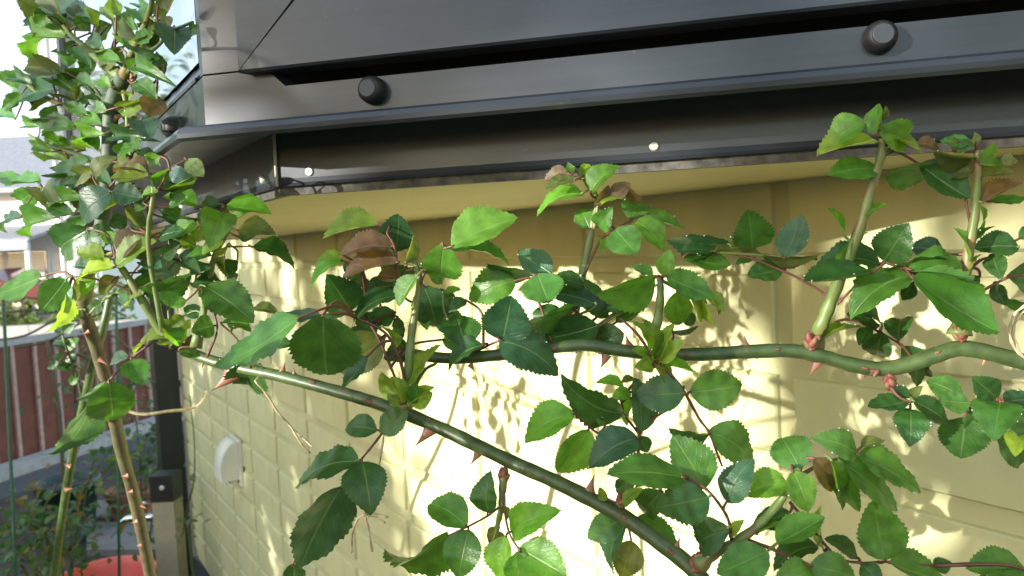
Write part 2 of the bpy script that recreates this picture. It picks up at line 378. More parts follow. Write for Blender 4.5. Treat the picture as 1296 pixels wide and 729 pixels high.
# head and body of the bay
strip('head_board', [(-.006,TOP+.003),(.075,TOP+.003),(.075,TOP+.09),(-.006,TOP+.09)], MT['bronze'])
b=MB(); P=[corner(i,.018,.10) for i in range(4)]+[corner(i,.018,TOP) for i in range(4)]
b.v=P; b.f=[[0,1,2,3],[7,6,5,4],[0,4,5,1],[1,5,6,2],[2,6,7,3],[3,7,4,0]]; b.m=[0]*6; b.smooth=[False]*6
b.build('unlit_core', MT['dark'], bay, BO)  # near-black box standing in for the unlit inside of the bay
b=MB(); b.v=[corner(i,.075,TOP+.092) for i in range(4)]+[hp(AC-.7,-.03,TOP+.32),hp(AC+LF+.7,-.03,TOP+.32)]
b.f=[[0,1,4],[1,2,5,4],[2,3,5]]; b.m=[0]*3; b.smooth=[False]*3; b.build('bay_roof', MT['roof'], bay, BO)
for u,h in ((.128,.1035),(.437,.1052)):
    k=MB(); k.lathe([(.0092,0),(.0092,.004),(.0085,.0085),(.0066,.0112),(.0060,.0115)], f1(u,.0552,h), N1, 22)
    ko=k.build('knob', MT['rubber'], bay, BO)
    c=MB(); c.lathe([(.0058,.0110),(.0058,.0126),(.0052,.0132)], f1(u,.0552,h), N1, 22); c.build('knob_cap', MT['cap'], ko, BO)
for u in (.25,.62,1.0):
    k=MB(); k.lathe([(.0092,0),(.0092,.004),(.0085,.0085),(.0066,.0112),(.0060,.0115)], f2(u-.155,.0552,.1035), nw, 18)
    ko=k.build('knob', MT['rubber'], bay, BO)
    c=MB(); c.lathe([(.0058,.0110),(.0058,.0126),(.0052,.0132)], f2(u-.155,.0552,.1035), nw, 18); c.build('knob_cap', MT['cap'], ko, BO)
for f,N,u in ((f1,N1,.0262),(f1,N1,.2835),(f2,nw,.045),(f1,N1,.541),(f2,nw,.40)):
    k=MB(); k.lathe([(.0034,0),(.0034,.0007),(.0026,.0014)], f(u,0,.0600), N, 16); k.build('rivet', MT['rivet'], bay, BO)
k=MB(); k.tube([corner(1,.0016,.0505), corner(1,.0018,.07), corner(1,.0015,.0905)], .0013, 6); k.build('caulked_seam', MT['caulk'], bay, BO)

# ---------------------------------------------------------------- vent hood on the wall
VO=hp(2.90,0,-.70)
vt = thing('vent_hood', VO, 'cream plastic vent hood fixed to the siding wall near its end', 'vent')
b=MB(); b.box(hp(2.835,.001,-.815), dw*.135, nw*.010, ez*.165); b.build('back_plate', MT['vent'], vt, VO)
b=MB(); prof=[]
for q in range(9):
    t=q/8*math.pi/2; prof.append((.0115+.062*math.sin(t), -.655-.11*(1-math.cos(t))))
prof += [(.0735,-.79),(.0115,-.79)]
k=len(prof)
for a in (2.845,2.96):
    for d,z in prof: b.v.append(hp(a,d,z))
for q in range(k): b.f.append([q,(q+1)%k,k+(q+1)%k,k+q]); b.m.append(0); b.smooth.append(q<8)
b.f+=[list(range(k))[::-1],list(range(k,2*k))]; b.m+=[0,0]; b.smooth+=[False]*2
b.build('hood', MT['vent'], vt, VO)
for q in range(3):
    b=MB(); b.box(hp(2.86,.018+.017*q,-.806), dw*.085, nw*.006, ez*.0155); b.build('louvre', MT['vent'], vt, VO)
for a in (2.840,2.964):
    b=MB(); b.lathe([(.0035,0),(.0035,.002)], hp(a,.0112,-.66), nw, 10); b.build('screw', MT['rivet'], vt, VO)

# ================================================================ ROSES
TINT = dict(d=(.033,.095,.022), g=(.064,.168,.026), l=(.105,.25,.028), y=(.17,.26,.035), Y=(.32,.42,.04), o=(.105,.13,.035),
            r=(.155,.098,.050), b=(.036,.095,.045), B=(.15,.24,.20), p=(.20,.27,.12))  # b has the bluish sky sheen put into its leaf green
def leaf_mesh(asym, fold, curl, wav, seed, teeth=13, tooth=.11, tipk=1.0):
    rr=random.Random(seed); V=[]; UV=[]; Fc=[]; rows=teeth*2
    for i in range(rows+1):
        t=i/rows
        hw=.5*(math.sin(math.pi*min(1,t**(.84)))**(.74))*(1-.20*t*t)*1.04
        if t>.88: hw*=1-.22*((t-.88)/.12)*tipk
        tz=curl*(t-.35)**2*2 - curl*.12
        for s in (-1,-.5,0,.5,1):
            e=abs(s); x=s*hw*(1+asym*s*.08); y=t
            if e==1 and 0<i<rows:
                if i%2==0: x*=1+tooth*rr.uniform(.35,1.0); y+=rr.uniform(.4,.8)/rows
                else: x*=1-tooth*rr.uniform(.5,.9); y+=.1/rows
            z=fold*abs(x)*(1-.25*e) + tz + wav*math.sin(t*9+s*2+seed)*e*.5 + wav*.5*math.sin(t*23+seed)*e*e
            V.append((x,y,z)); UV.append((s*.5,t))
    for i in range(rows):
        for s in range(4):
            a=i*5+s; Fc.append((a,a+1,a+6,a+5))
    me=bpy.data.meshes.new('leaflet'); me.from_pydata(V,[],Fc)
    ul=me.uv_layers.new(name='UVMap')
    for lp in me.loops: ul.data[lp.index].uv=UV[lp.vertex_index]
    me.polygons.foreach_set('use_smooth',[True]*len(me.polygons)); me.update()
    return me
LM = {}
for kind in ('leaf','young'):
    LM[kind]=[]
    for i in range(14):
        me=leaf_mesh(rnd.uniform(-1,1), rnd.uniform(.06,.46) if kind=='leaf' else rnd.uniform(.2,.55), rnd.choice((-.24,-.1,.10,-.34)), rnd.uniform(.010,.038), i*3+(50 if kind=='young' else 1), teeth=rnd.choice((14,15,16)), tooth=rnd.uniform(.055,.088))
        me.materials.append(MT[kind]); LM[kind].append(me)
def place_leaf(parent, Pb, Pt, wpx, zb, c, lenpx, asp=.70, flip=None, dews=None):
    """a leaflet from its base to its tip; its visible breadth sets how far it is turned about its own rib"""
    Lp=max(lenpx,4)
    tw=asp*Lp
    if wpx>tw:                                  # rib points partly along the sight line: longer than it looks
        Lt=wpx/asp; dz=math.sqrt(max(0,Lt*Lt-Lp*Lp))/FPX*zb
        sgn = 1 if rnd.random()<.45 else -1
        dz=min(dz,.022)
        Pt = Pt + (Pt-CAM).normalized()*sgn*dz; th=R(rnd.uniform(0,14)); tw=wpx
    else:
        th=math.acos(max(.12,min(1,wpx/tw)))
    Y=(Pt-Pb); L=Y.length; Y.normalize()
    v=(CAM-(Pb+Pt)/2).normalized(); Z=(v-Y*v.dot(Y)).normalized(); X=Y.cross(Z)
    opts=[(Z*math.cos(s*th)+X*math.sin(s*th)) for s in (1,-1)]
    opts.sort(key=lambda q:-q.z)
    Z2=opts[0] if (flip is None and rnd.random()<.85) else opts[1]
    X2=Y.cross(Z2)
    W=max(tw,wpx)/FPX*zb*1.08
    kind='young' if c in 'lyYro' else 'leaf'
    me=rnd.choice(LM[kind])
    o=bpy.data.objects.new('leaflet', me); col.objects.link(o); o.parent=parent
    M=Matrix((X2*W, Y*L, Z2*L)).transposed().to_4x4(); M.translation=Pb-ORG[parent.name]
    o.matrix_basis=M
    t=TINT[c]; k=rnd.uniform(.82,1.2); o.color=(t[0]*k*rnd.uniform(.9,1.1), t[1]*k, t[2]*k*rnd.uniform(.85,1.15), 1)
    if dews is not None:
        for q in range(rnd.choice((0,0,1,2,3)) if c in 'dgb' else rnd.choice((0,0,0,1,2))):
            s=rnd.choice((-1,1)); i=2*rnd.randint(6,13); k5=i*5+(0 if s<0 else 4)
            if k5<len(me.vertices):
                co=me.vertices[k5].co; dews.append(Pb+(M.to_3x3()@Vector((co.x*.95,co.y-.012,co.z)))+Z2*.0002)
    return o
def cane(name, label, cat, base):
    return thing(name, base, label, cat)
def build_shoot(root, name, stems, leaves, zf, dews=None, pr=.0009, jit=.012, grow_leaf=1.0):
    """stems: list of (points 'x,y,dz x,y,dz..', r0, r1, material index); leaves: 'bx by tx ty w c [dz]' per item"""
    zfun = zf if callable(zf) else (lambda x,y: zf)
    def P(x,y,dz=0): return at(x,y,zfun(x,y)+dz/100.0)
    mb=MB(); nodes=[]
    for txt,r0,r1,mi in stems:
        pts=[tuple(float(q) for q in it.split(',')) for it in txt.split()]
        pp=smooth_path([P(*q) for q in pts],5)
        k=len(pp); rr=[r*(.8 if mi==1 else 1)*(1+.10*math.sin(i*1.7))*(1+(.7*math.exp(-i/2.2) if mi==0 and r0>.002 else 0)) for i,r in enumerate(grow(r0,r1,k))]
        mb.tube(pp, rr, 8, mi); nodes+=[(q,mi) for q in pp]
    L=[]
    for it in leaves.strip().split(';'):
        f=it.split()
        if len(f)<6: continue
        bx,by,tx,ty,w_=[float(q) for q in f[:5]]; c=f[5]; dz=float(f[6])/100 if len(f)>6 else rnd.uniform(-jit,jit)
        zb=zfun(bx,by)+dz; zt=zfun(tx,ty)+dz+rnd.uniform(-.008,.008)
        Pb,Pt=at(bx,by,zb),at(tx,ty,zt); Pt=Pb+(Pt-Pb)*grow_leaf; w_*=grow_leaf; L.append((Pb,Pt,w_,zb,c,math.hypot(tx-bx,ty-by)))
        if nodes:
            q,_=min(nodes,key=lambda n_:(n_[0]-Pb).length)
            dd=(q-Pb).length
            if dd>.0008:
                back=(Pb-Pt).normalized()*min(.35*dd,.012)
                pth=smooth_path([q, q.lerp(Pb+back,.55)+ez*dd*.06, Pb, Pb.lerp(Pt,.04)],4)
                mb.tube(pth, grow(pr*1.05,pr*.65,len(pth)), 5, 1 if rnd.random()<.75 else 0)
    org = nodes[0][0] if nodes else L[0][0]
    so_=mb.build(name, [MT['shoot'],MT['petiole'],MT['stem'],MT['wood']], root, org)
    for a in L: place_leaf(so_, *a[:5], a[5], dews=dews)
    return so_
def build_stem(root, txt, zf, r0, r1, M, name='stem', wob=.045):
    pts=[tuple(float(q) for q in it.split(',')) for it in txt.split()]
    pp=smooth_path([at(q[0],q[1],(zf(q[0],q[1]) if callable(zf) else zf)+(q[2]/100 if len(q)>2 else 0)) for q in pts],8)
    mb=MB(); k=len(pp); mb.tube(pp,[r*(1+wob*math.sin(i*.9)*math.sin(i*.37+1)) for i,r in enumerate(grow(r0,r1,k))],12,0)
    return mb.build(name, M, root, pp[0])
def thorns(root, lst, zf):
    for (bx,by,tx,ty) in lst:
        z=zf(bx,by) if callable(zf) else zf
        A,B=at(bx,by,z),at(tx,ty,z-.001); ax=B-A; L=ax.length; ax.normalize()
        side=ax.cross((CAM-A).normalized()).normalized()
        mb=MB(); rings=6; i0=0; n=7; dep=ax.cross(side)
        for j in range(rings):
            t=j/(rings-1); r=L*.42*(1-t)**1.35+.00012; c=A-ax*L*.18+ax*(L*1.18*t)+side*(L*.16*t*t)
            for q in range(n):
                an=2*math.pi*q/n; mb.v.append(c+side*math.cos(an)*r+dep*math.sin(an)*r*.45)
        for j in range(rings-1):
            for q in range(n): mb.f.append([j*n+q,j*n+(q+1)%n,(j+1)*n+(q+1)%n,(j+1)*n+q]); mb.m.append(0); mb.smooth.append(True)
        mb.build('thorn', MT['thorn'], root, A)
def buds(root, lst, zf):
    for (x,y,rpx,dx,dy) in lst:
        z=zf(x,y) if callable(zf) else zf
        c=at(x,y,z-.003); ax=(at(x+dx,y+dy,z-.003)-c).normalized(); r=rpx*.85/FPX*z; mb=MB()
        for q in range(7):
            an=q*2.4; off=(Xc*math.cos(an)+Fw*math.sin(an)+Uc*rnd.uniform(-.4,.4)); off=(off-ax*off.dot(ax)).normalized()
            p=c+off*r*.55+ax*r*(q/7*1.5-.5)
            mb.blob(p, r*.55, 0, 7, 5, (ax+off*.5).normalized(), 1.7)
        mb.build('bud', MT['bud'], root, c)
def scars(root, lst, zf, rr=.0045):
    for (x,y,w_,ang) in lst:                       # pale healed leaf scars on the bark
        z=zf(x,y) if callable(zf) else zf
        p=at(x,y,z-rr*.93); ax=(Xc*math.cos(R(ang))-Uc*math.sin(R(ang))).normalized(); mb=MB()
        mb.blob(p, w_/FPX*z*.42, 0, 9, 6, ax, 2.1); o=mb.build('leaf_scar', MT['scar'], root, p)
def drops(root, pts):
    mb=MB()
    for p in pts: mb.blob(p, rnd.uniform(.00022,.00045), 0, 6, 4)
    if pts: tag(mb.build('dew_drops', MT['water'], root, ORG[root.name]), kind='stuff')

# ---- cane sloping down across the wall
def zA(x,y): return max(.36, .60-.00027*(x-215)) if x>215 else .60
TA='214,432,0 255,452,0 300,465,0 350,475,0 400,488,0 450,502,0 500,518,0 560,543,0 600,562,0 650,586,0 700,608,0 750,633,0 790,655,0 830,683,0 870,714,0 905,752,0'
cA = cane('rose_cane', 'thick green thorny rose cane sloping down in front of the wall with shoots', 'rose', at(905,752,zA(905,752)))
build_stem(cA, TA, zA, .0040, .0046, MT['stem'])
thorns(cA, [(292,476,271,498),(357,472,359,457),(373,476,370,466),(258,455,257,467),(548,540,529,568),(607,571,598,590),(745,627,748,600),(855,697,858,679),(398,488,402,478),(470,509,462,514),(628,577,634,586),(230,440,214,444)], zA)
scars(cA, [(396,484,7,20),(468,508,8,20),(525,530,5,25),(790,655,8,35),(850,699,8,38),(690,606,5,25)], zA)
buds(cA, [(637,598,7,0,14),(786,634,8,6,-12),(884,712,12,10,-10),(238,432,6,4,-8)], zA)
DEW=[]
# first shoot: red-tipped young top and big leaves round it
build_shoot(cA,'shoot',[('514,512,0 517,470,-1 520,430,-1 526,390,-1 531,352,-1 520,322,-1',.0031,.0015,0),('516,500,-1 505,452,-1.5 486,420,-2 450,402,-2',.0013,.0009,1),
 ('530,365,-1 540,340,-1.5 556,318,-2',.0012,.0009,1),('506,365,-.5 503,340,-1 499,312,-1 490,296,-1',.0013,.0008,1),('520,500,-.5 536,470,-1 552,460,-1.5',.0012,.0009,0),('463,380,1 463,400,.5 480,430,0 505,490,0',.0009,.0011,1)],
'''478 285 406 298 24 y 1;497 312 427 315 27 r -1;504 332 429 351 27 r -1.5;434 322 402 329 11 y .5;434 330 385 361 17 l .5;502 318 505 268 41 b 1;
444 394 416 350 48 d .5;463 373 501 357 32 b 1;504 373 440 397 22 d -.5;528 349 502 388 21 l -2;507 353 477 347 19 r -1;561 310 556 363 50 l -3;571 312 655 271 44 l -3;
576 316 647 325 19 g -2.5;513 332 525 298 15 o -1.5;536 362 556 416 44 d 0;527 391 541 417 17 l 1;503 401 505 433 15 d 1;501 395 459 410 25 d 1;
409 398 413 487 86 g -5;404 399 361 399 16 b -4;380 402 279 470 37 g -6;466 450 436 492 18 b -2;487 428 430 472 48 o 1.5;
517 497 554 434 19 y -1.5;505 508 484 470 21 y -1.5;518 508 548 498 26 y -1.8;512 510 496 476 17 y -2;500 442 487 408 12 y -1.5;522 510 527 484 17 l -2;515 514 546 486 14 y -2;508 512 490 500 16 y -1.8;470 380 440 360 34 d 3;480 400 452 422 34 d 3.5;520 360 488 340 34 d 4;545 390 580 372 34 d 3;556 400 590 420 32 d 4;470 420 436 440 30 d 4;540 340 570 350 28 g 3.5;460 350 432 334 28 d 4;500 330 470 312 28 d 4.5;520 440 488 452 30 d 3;560 430 600 436 26 d 3.5''', zf=lambda x,y:.475, dews=DEW)
# five-leaflet leaf hanging under it
build_shoot(cA,'compound_leaf',[('506,512,0 492,532,-1 483,549,-1.5 470,566,-1.5 456,583,-2 444,600,-2 433,615,-2',.0012,.0008,1)],
'''477 544 433 538 29 d -1.5;482 548 519 517 31 d -2;453 582 365 603 36 d -2;458 583 470 645 52 d -2.2;433 615 377 713 61 b -2.5;372 713 372 742 26 d -1''', zf=zA, dews=DEW)
# shoot hanging below the cane
build_shoot(cA,'shoot',[('638,600,0 636,620,-.5 634,645,-1 629,668,-1 626,690,-1',.0024,.0014,0),('634,640,-1 617,653,-1.2 591,667,-1.4 567,678,-1.6',.0010,.0007,1),('638,622,-1 640,655,-1.3 646,678,-1.5 658,697,-1.6',.0010,.0008,1)],
'''617 650 615 599 31 d -1;591 666 540 628 42 g -1.3;567 678 486 723 37 g -1.6;593 670 578 733 46 g -1.6;645 674 698 643 38 l -1;641 678 636 738 34 l -1.4;658 697 653 748 36 l -2;657 694 719 731 50 l -1.6;
632 668 618 690 14 o -1;628 672 632 696 13 r -1;634 640 644 655 9 o -1;622 688 634 702 12 o -1''', zf=zA, dews=DEW)
# leaves by the mid bud
build_shoot(cA,'shoot',[('788,640,0 790,648,.5 794,660,1 799,684,1.2',.0012,.0006,0),('788,642,-.5 800,628,-.5 806,614,0',.0010,.0006,0)],
'''786 657 743 681 36 g 1;790 664 762 724 27 b .8;799 684 786 734 38 o 1.2;803 612 774 620 21 d .5;838 622 806 656 36 d 1;806 655 856 692 30 g 1;770 632 756 617 12 y -.5;789 641 811 616 15 y -.8''', zf=zA, dews=DEW)
# shoot at the lower right
build_shoot(cA,'shoot',[('886,715,0 905,700,-.5 928,688,-1 960,665,-1 985,638,-1 1002,612,-1.2 1012,596,-1.2',.0028,.0018,0),('926,684,-1 923,662,-1.5 915,645,-1.8 895,620,-2 868,604,-2',.0011,.0008,1),
 ('948,684,-1 975,694,-1.8 1000,706,-2 1026,716,-2 1045,732,-2',.0012,.0009,1),('1000,636,-.5 1012,650,0 1030,672,0 1060,705,0 1088,712,0 1130,711,0 1182,716,0',.0010,.0007,1),('1000,618,-1 1020,598,-1 1048,584,-1 1085,577,-1',.0012,.0007,0)],
'''893 619 852 551 54 g -1.8;866 604 769 594 40 g -2.6;897 629 827 645 52 d -2.2;919 636 946 579 38 b -1.5;922 668 872 691 47 d -1.6;
972 697 907 729 47 g -2.5;983 688 1045 657 34 g -2.5;997 611 939 622 36 l -1.6;1012 594 985 545 50 g -1.8;1003 596 1025 648 35 l -2.4;1000 648 954 666 29 d -.5;1035 690 976 711 29 d -.8;
1026 716 1092 733 46 g -2.8;1030 719 978 748 42 g -2.4;925 681 941 657 13 y -1.4;958 676 993 661 9 l -1.2;1030 580 1056 622 25 r -1.8;1052 582 1065 629 17 l -2;
1086 575 1039 551 32 g -1;1090 566 1120 556 14 o -.6;1066 585 1142 643 36 g -1.6;1085 577 1170 619 35 g -1;1050 600 1092 646 27 g -1;1040 590 1078 640 20 g -.8;
1120 709 1104 631 55 g -.4;1086 706 1045 680 19 d .2;1125 712 1192 738 36 g -.6;1143 712 1150 691 22 d .4;1182 718 1204 712 20 d .4;1090 714 1117 738 25 d 0;1043 697 1036 640 10 y .2;1300 722 1223 716 38 g -1;1290 728 1240 738 30 g -.5''', zf=lambda x,y:.395, dews=DEW)
# trifoliate leaf stalk rising between the canes
build_shoot(cA,'shoot',[('812,600,1.5 808,575,1.5 809,552,1.2 800,538,1.2 791,526,1.2 785,505,1.5',.0012,.0008,1),('790,560,1.2 758,549,.8 740,534,.6 727,523,.6',.0010,.0007,1)],
'''727 523 657 551 42 l .2;745 543 706 600 43 l .2;791 526 704 491 42 d .4;808 553 744 583 42 b 0;812 547 807 477 32 b .5;866 498 802 501 45 d -.3;790 491 754 483 12 l 1.5;798 496 774 505 17 l 1.2;766 536 754 530 10 l .8;809 552 819 574 21 d 1.4;803 480 786 484 9 o 1.5;800 505 792 540 14 l 1.5''', zf=lambda x,y:.43, dews=DEW)
# left end of the cane: bright shoot and hanging leaves
build_shoot(cA,'shoot',[('218,434,0 195,405,-.5 175,372,-1 158,345,-1 146,330,-1',.0036,.0020,0),('168,372,-1 150,362,-1.2 120,353,-1.5 92,350,-1.5',.0012,.0008,1),('222,430,0 214,400,.5 213,370,1',.0014,.0009,0)],
'''53 350 -6 376 26 g -1;84 353 52 394 37 g -1.5;89 360 75 396 19 B -1.2;85 370 70 424 17 y -1;144 338 92 351 19 Y -1.8;132 326 97 318 22 y -1.2;146 337 196 303 25 y -1.6;152 325 182 288 24 r -1.2;143 312 135 295 17 l -1;
112 290 62 320 46 d 1;145 296 110 300 28 d 1;199 353 222 312 36 B -.5;182 373 240 357 31 g -1;222 332 267 321 17 d 0;182 371 155 384 11 y -1.4;95 356 111 382 24 o -.6;200 352 185 338 22 b .2;176 345 200 332 14 b .4;150 352 125 372 18 o 0;
215 427 163 438 16 y -.8;222 430 208 402 19 y -1;226 432 240 404 18 y -.8;228 438 212 410 19 l -1;220 434 196 428 15 y -1.2;206 372 200 398 10 l .3;120 352 100 372 16 l 0''', zf=lambda x,y:.58, dews=DEW)
build_shoot(cA,'compound_leaf',[('206,424,0 188,437,0 163,456,0 138,482,0 116,511,0',.0013,.0009,1)],
'''138 484 146 542 54 g -.4;116 511 70 590 37 b -.6;134 484 98 511 19 B 0;163 452 136 460 13 B 0;166 455 181 486 31 g -.2''', zf=lambda x,y:.585, dews=DEW)
build_shoot(cA,'shoot',[('262,452,0 275,415,.5 262,380,.8 248,362,1',.0013,.0008,1),('318,466,0 300,430,.5 280,410,.5',.0012,.0008,1),('248,440,0 262,372,1 270,328,1 282,305,1 292,284,1 286,264,1',.0026,.0013,0),('288,312,1 300,312,1 318,312,1',.0009,.0007,1)],
'''259 362 322 405 46 g -1;241 360 286 357 17 d .5;320 390 352 393 13 o .4;271 412 243 419 28 d 0;280 408 316 412 15 g .2;322 456 308 499 52 d 1.2;226 443 254 450 15 g 0;345 432 370 436 16 d .8;
281 266 267 304 40 l -.8;278 258 249 262 17 d .6;284 262 344 268 22 l 0;300 291 345 289 21 o -.4;318 312 375 328 21 d .2;290 282 311 269 9 l .5;287 311 280 351 13 o .3;265 318 221 331 17 g .2;283 305 254 319 15 y .5;
250 286 209 296 23 l .3;248 262 205 246 21 l .6;250 278 199 272 15 d .8;235 352 267 338 7 d .4;288 357 301 346 11 d .6;262 338 236 346 12 g .8;276 330 292 350 10 d .8;255 400 232 388 18 d 1;262 425 250 408 14 g .9;236 380 214 388 15 l .8;300 330 280 345 20 d 2;272 362 250 376 22 d 2;290 396 306 416 20 d 2;300 372 318 388 18 g 1.8;246 330 228 316 20 g 2;258 300 240 290 20 y 2;270 282 252 272 18 d 2;302 300 322 296 14 d 1.8;232 400 216 414 16 y 1;256 346 276 356 18 d 2.4''', zf=lambda x,y:.56, dews=DEW)
build_shoot(cA,'shoot',[('206,420,2 190,330,1 188,289,.5 192,262,0 194,240,0 190,222,0',.0020,.0014,0),('194,246,0 205,232,0 215,214,0 235,202,0',.0010,.0007,1),('192,262,.5 165,250,1 141,243,1',.0010,.0007,1)],
'''140 242 93 280 33 b .8;142 243 182 252 27 b .6;150 255 121 267 15 y 1;200 243 177 246 11 l -.2;187 218 141 208 18 r 0;188 223 141 227 20 y -.3;118 225 141 196 17 o 1.2;215 215 243 229 21 B -.3;236 202 258 223 21 p -.5;
203 198 183 207 17 l .5;190 230 216 214 15 l .3;208 240 250 222 10 y .4;240 232 205 238 12 d .8;178 290 158 262 16 o 1;165 288 190 276 14 d 1.2;200 300 232 290 16 d 1;170 300 150 318 22 d 3;215 310 240 296 22 d 3;186 282 166 300 20 y 2.5;205 275 228 264 20 g 2.5;180 240 160 252 20 d 2.5;216 242 236 258 18 d 2.5;170 232 150 240 20 d 3;222 232 206 218 18 l 2;160 276 138 286 20 d 3;196 316 174 330 20 o 2;228 300 248 312 18 y 2;200 226 222 236 16 y 1.8;190 250 172 268 14 g 1;214 262 240 250 12 g .9''', zf=lambda x,y:.545, dews=DEW)
drops(cA, DEW)

# ---- level cane
def zB(x,y): return .475-.00007*(x-520)
TB='505,446,2 560,453,1 600,452,0 650,447,0 700,440,0 745,437,0 790,444,0 850,449,0 900,448,0 950,445,0 1000,444,0 1040,451,0 1075,461,0 1115,467,0 1150,461,0 1185,449,0 1215,441,0 1250,446,0 1300,459,0 1360,470,0'
cB = cane('rose_cane', 'level green rose cane with red buds and tall shoots reaching up under the window sill', 'rose', at(1360,470,zB(1360,0)))
build_stem(cB, TB, zB, .0034, .0046, MT['stem'])
thorns(cB, [(767,452,762,468),(797,440,790,425),(944,438,940,425),(1034,461,1026,477),(1094,473,1090,482),(1247,453,1245,463),(1182,444,1184,437),(1278,460,1279,466),(596,462,602,470)], zB)
scars(cB, [(984,442,5,3),(1095,466,6,10),(1187,446,5,-15),(870,449,5,0),(700,441,6,-5)], zB, .0042)
buds(cB, [(1027,433,10,4,-12),(1215,422,10,0,-14),(1126,483,9,4,12),(1108,470,6,-4,3)], zB)
DEW=[]
build_shoot(cB,'shoot',[('590,452,0 612,440,-.5 634,430,-1 636,428,-1',.0010,.0008,1),('700,440,0 690,405,0 678,370,0 676,350,0',.0012,.0009,1),('760,440,.5 745,415,0 730,395,-.3 714,385,-.5',.0012,.0009,1)],
'''588 439 577 396 48 d -1;636 430 648 371 58 b -1.5;632 430 712 463 48 b -2;612 436 562 460 23 d -1.2;728 387 655 419 24 g -1;757 412 688 431 46 d -.8;755 384 693 366 26 b -.3;680 347 695 387 50 g 0;674 347 616 338 20 d .2;698 347 656 319 34 b .6;653 355 590 375 44 g 0;
561 371 584 368 9 l .6;590 380 568 392 15 d .6;812 378 752 396 28 d 0;789 422 740 440 40 d -.3;812 374 781 392 15 d .3;740 362 700 350 18 d .6;770 400 735 375 26 d .5;716 400 672 398 30 d .8;746 420 706 408 28 d .6;700 430 660 412 24 d .8;780 408 812 388 16 d .5;760 388 738 350 20 d .7;690 372 720 356 18 g .8''', zf=lambda x,y:.47, dews=DEW)
build_shoot(cB,'shoot',[('720,438,1 733,365,1 742,325,1 750,285,1 756,255,1 748,240,1 735,220,1 724,212,1',.0030,.0012,0),('738,350,.8 752,320,.8 762,302,.8 780,290,.8 800,279,.8 822,270,.8',.0010,.0008,1),('752,290,.8 756,265,.7 760,250,.6 775,248,.6',.0012,.0007,0)],
'''778 290 807 324 43 g 0;803 279 843 311 29 l .4;818 272 864 292 13 g .6;798 277 812 249 36 g .9;757 258 771 235 15 r .2;774 250 797 231 20 r 0;792 236 811 256 13 r 0;758 258 801 244 12 y -.2;
746 289 732 261 27 g .8;757 288 772 265 26 g .8;738 244 674 261 18 l .2;722 222 688 227 19 r .3;728 228 691 237 13 o 0;723 220 719 206 11 l .5;734 227 750 209 19 y .6;747 243 780 205 24 l 0;757 300 762 318 6 l .4''', zf=lambda x,y:.475, dews=DEW)
build_shoot(cB,'shoot',[('830,462,-.5 828,430,-.8 834,395,-1 836,365,-1.2 834,350,-1.2',.0036,.0014,0),('826,452,-1 812,430,-.8 800,416,-.5 785,403,0',.0011,.0008,1),('838,448,-.5 852,428,-.3 850,418,0',.0009,.0007,1),('838,355,-1.2 858,366,-1.2 880,370,-1.2',.0010,.0008,0),('830,455,-1 850,475,-1.2 866,496,-1.3 885,530,-1 898,548,-1 908,575,-1 914,590,-1',.0012,.0008,1)],
'''830 351 758 380 38 l -1.6;826 349 799 336 12 g -.8;839 349 848 316 23 l -1.2;843 350 902 377 32 g -1.6;828 362 806 372 10 y -.8;857 369 859 414 34 l -1.6;875 371 892 409 17 y -1.2;886 374 904 411 12 y -1;895 369 917 394 17 y -.8;900 372 913 398 12 o -.6;866 396 879 412 17 d -.2;849 419 885 414 7 d 0;
873 496 942 488 48 g -1.2;897 546 965 583 46 g -1;898 550 850 552 20 d -.6;828 458 811 403 19 y -1.4;836 458 864 430 22 y -1.6;838 462 884 471 12 l -1.4;826 462 804 464 20 y -1.3;832 458 850 408 18 y -1.4;822 452 800 440 12 l -1;829 462 848 490 17 y -1.4;830 450 824 405 17 y -1.5;860 500 868 488 8 o -1''', zf=lambda x,y:.445, dews=DEW)
build_shoot(cB,'shoot',[('1029,437,0 1040,410,-.8 1052,380,-1.2 1070,335,-2 1088,290,-2.6 1102,240,-3 1114,200,-3.4 1117,172,-3.6',.0040,.0018,0),('1088,296,-2.6 1098,262,-2.8 1110,225,-3 1120,196,-3.2',.0013,.0009,0),('905,319,.2 950,322,.1 990,325,0 1034,328,0',.0010,.0007,0),('1064,350,-1.6 1048,372,-1 1032,364,-.8 1000,347,-.5 959,330,0 930,322,.2 905,320,.3',.0010,.0008,1)],
'''1095 153 1046 182 32 l -3.4;1110 181 1034 192 22 y -3;1108 170 1110 130 21 l -4;1112 164 1160 182 38 l -4;1114 172 1168 189 15 y -3.2;1115 153 1124 136 9 o -3.4;1111 212 1049 218 28 g -3;1122 218 1190 214 30 g -2.6;1164 208 1225 254 38 d -2.4;1160 182 1193 186 15 r -2.8;
952 316 948 267 47 g .3;905 318 966 323 8 o 0;966 323 1036 327 7 o 0;993 326 1017 273 35 b -.3;989 340 945 351 27 d .2;954 328 930 334 9 d .3;923 309 843 308 32 b .4;864 327 924 338 28 g .2;902 318 862 314 16 d 0;870 330 905 322 12 d .5;
1070 300 1050 262 6 l -2.2;1092 280 1122 256 6 l -2.4;1075 330 1088 290 9 l -2.2;1064 345 1078 300 9 l -2;1032 435 1050 405 10 y -.8;1033 436 1090 405 9 y -.6''', zf=lambda x,y:.445, dews=DEW)
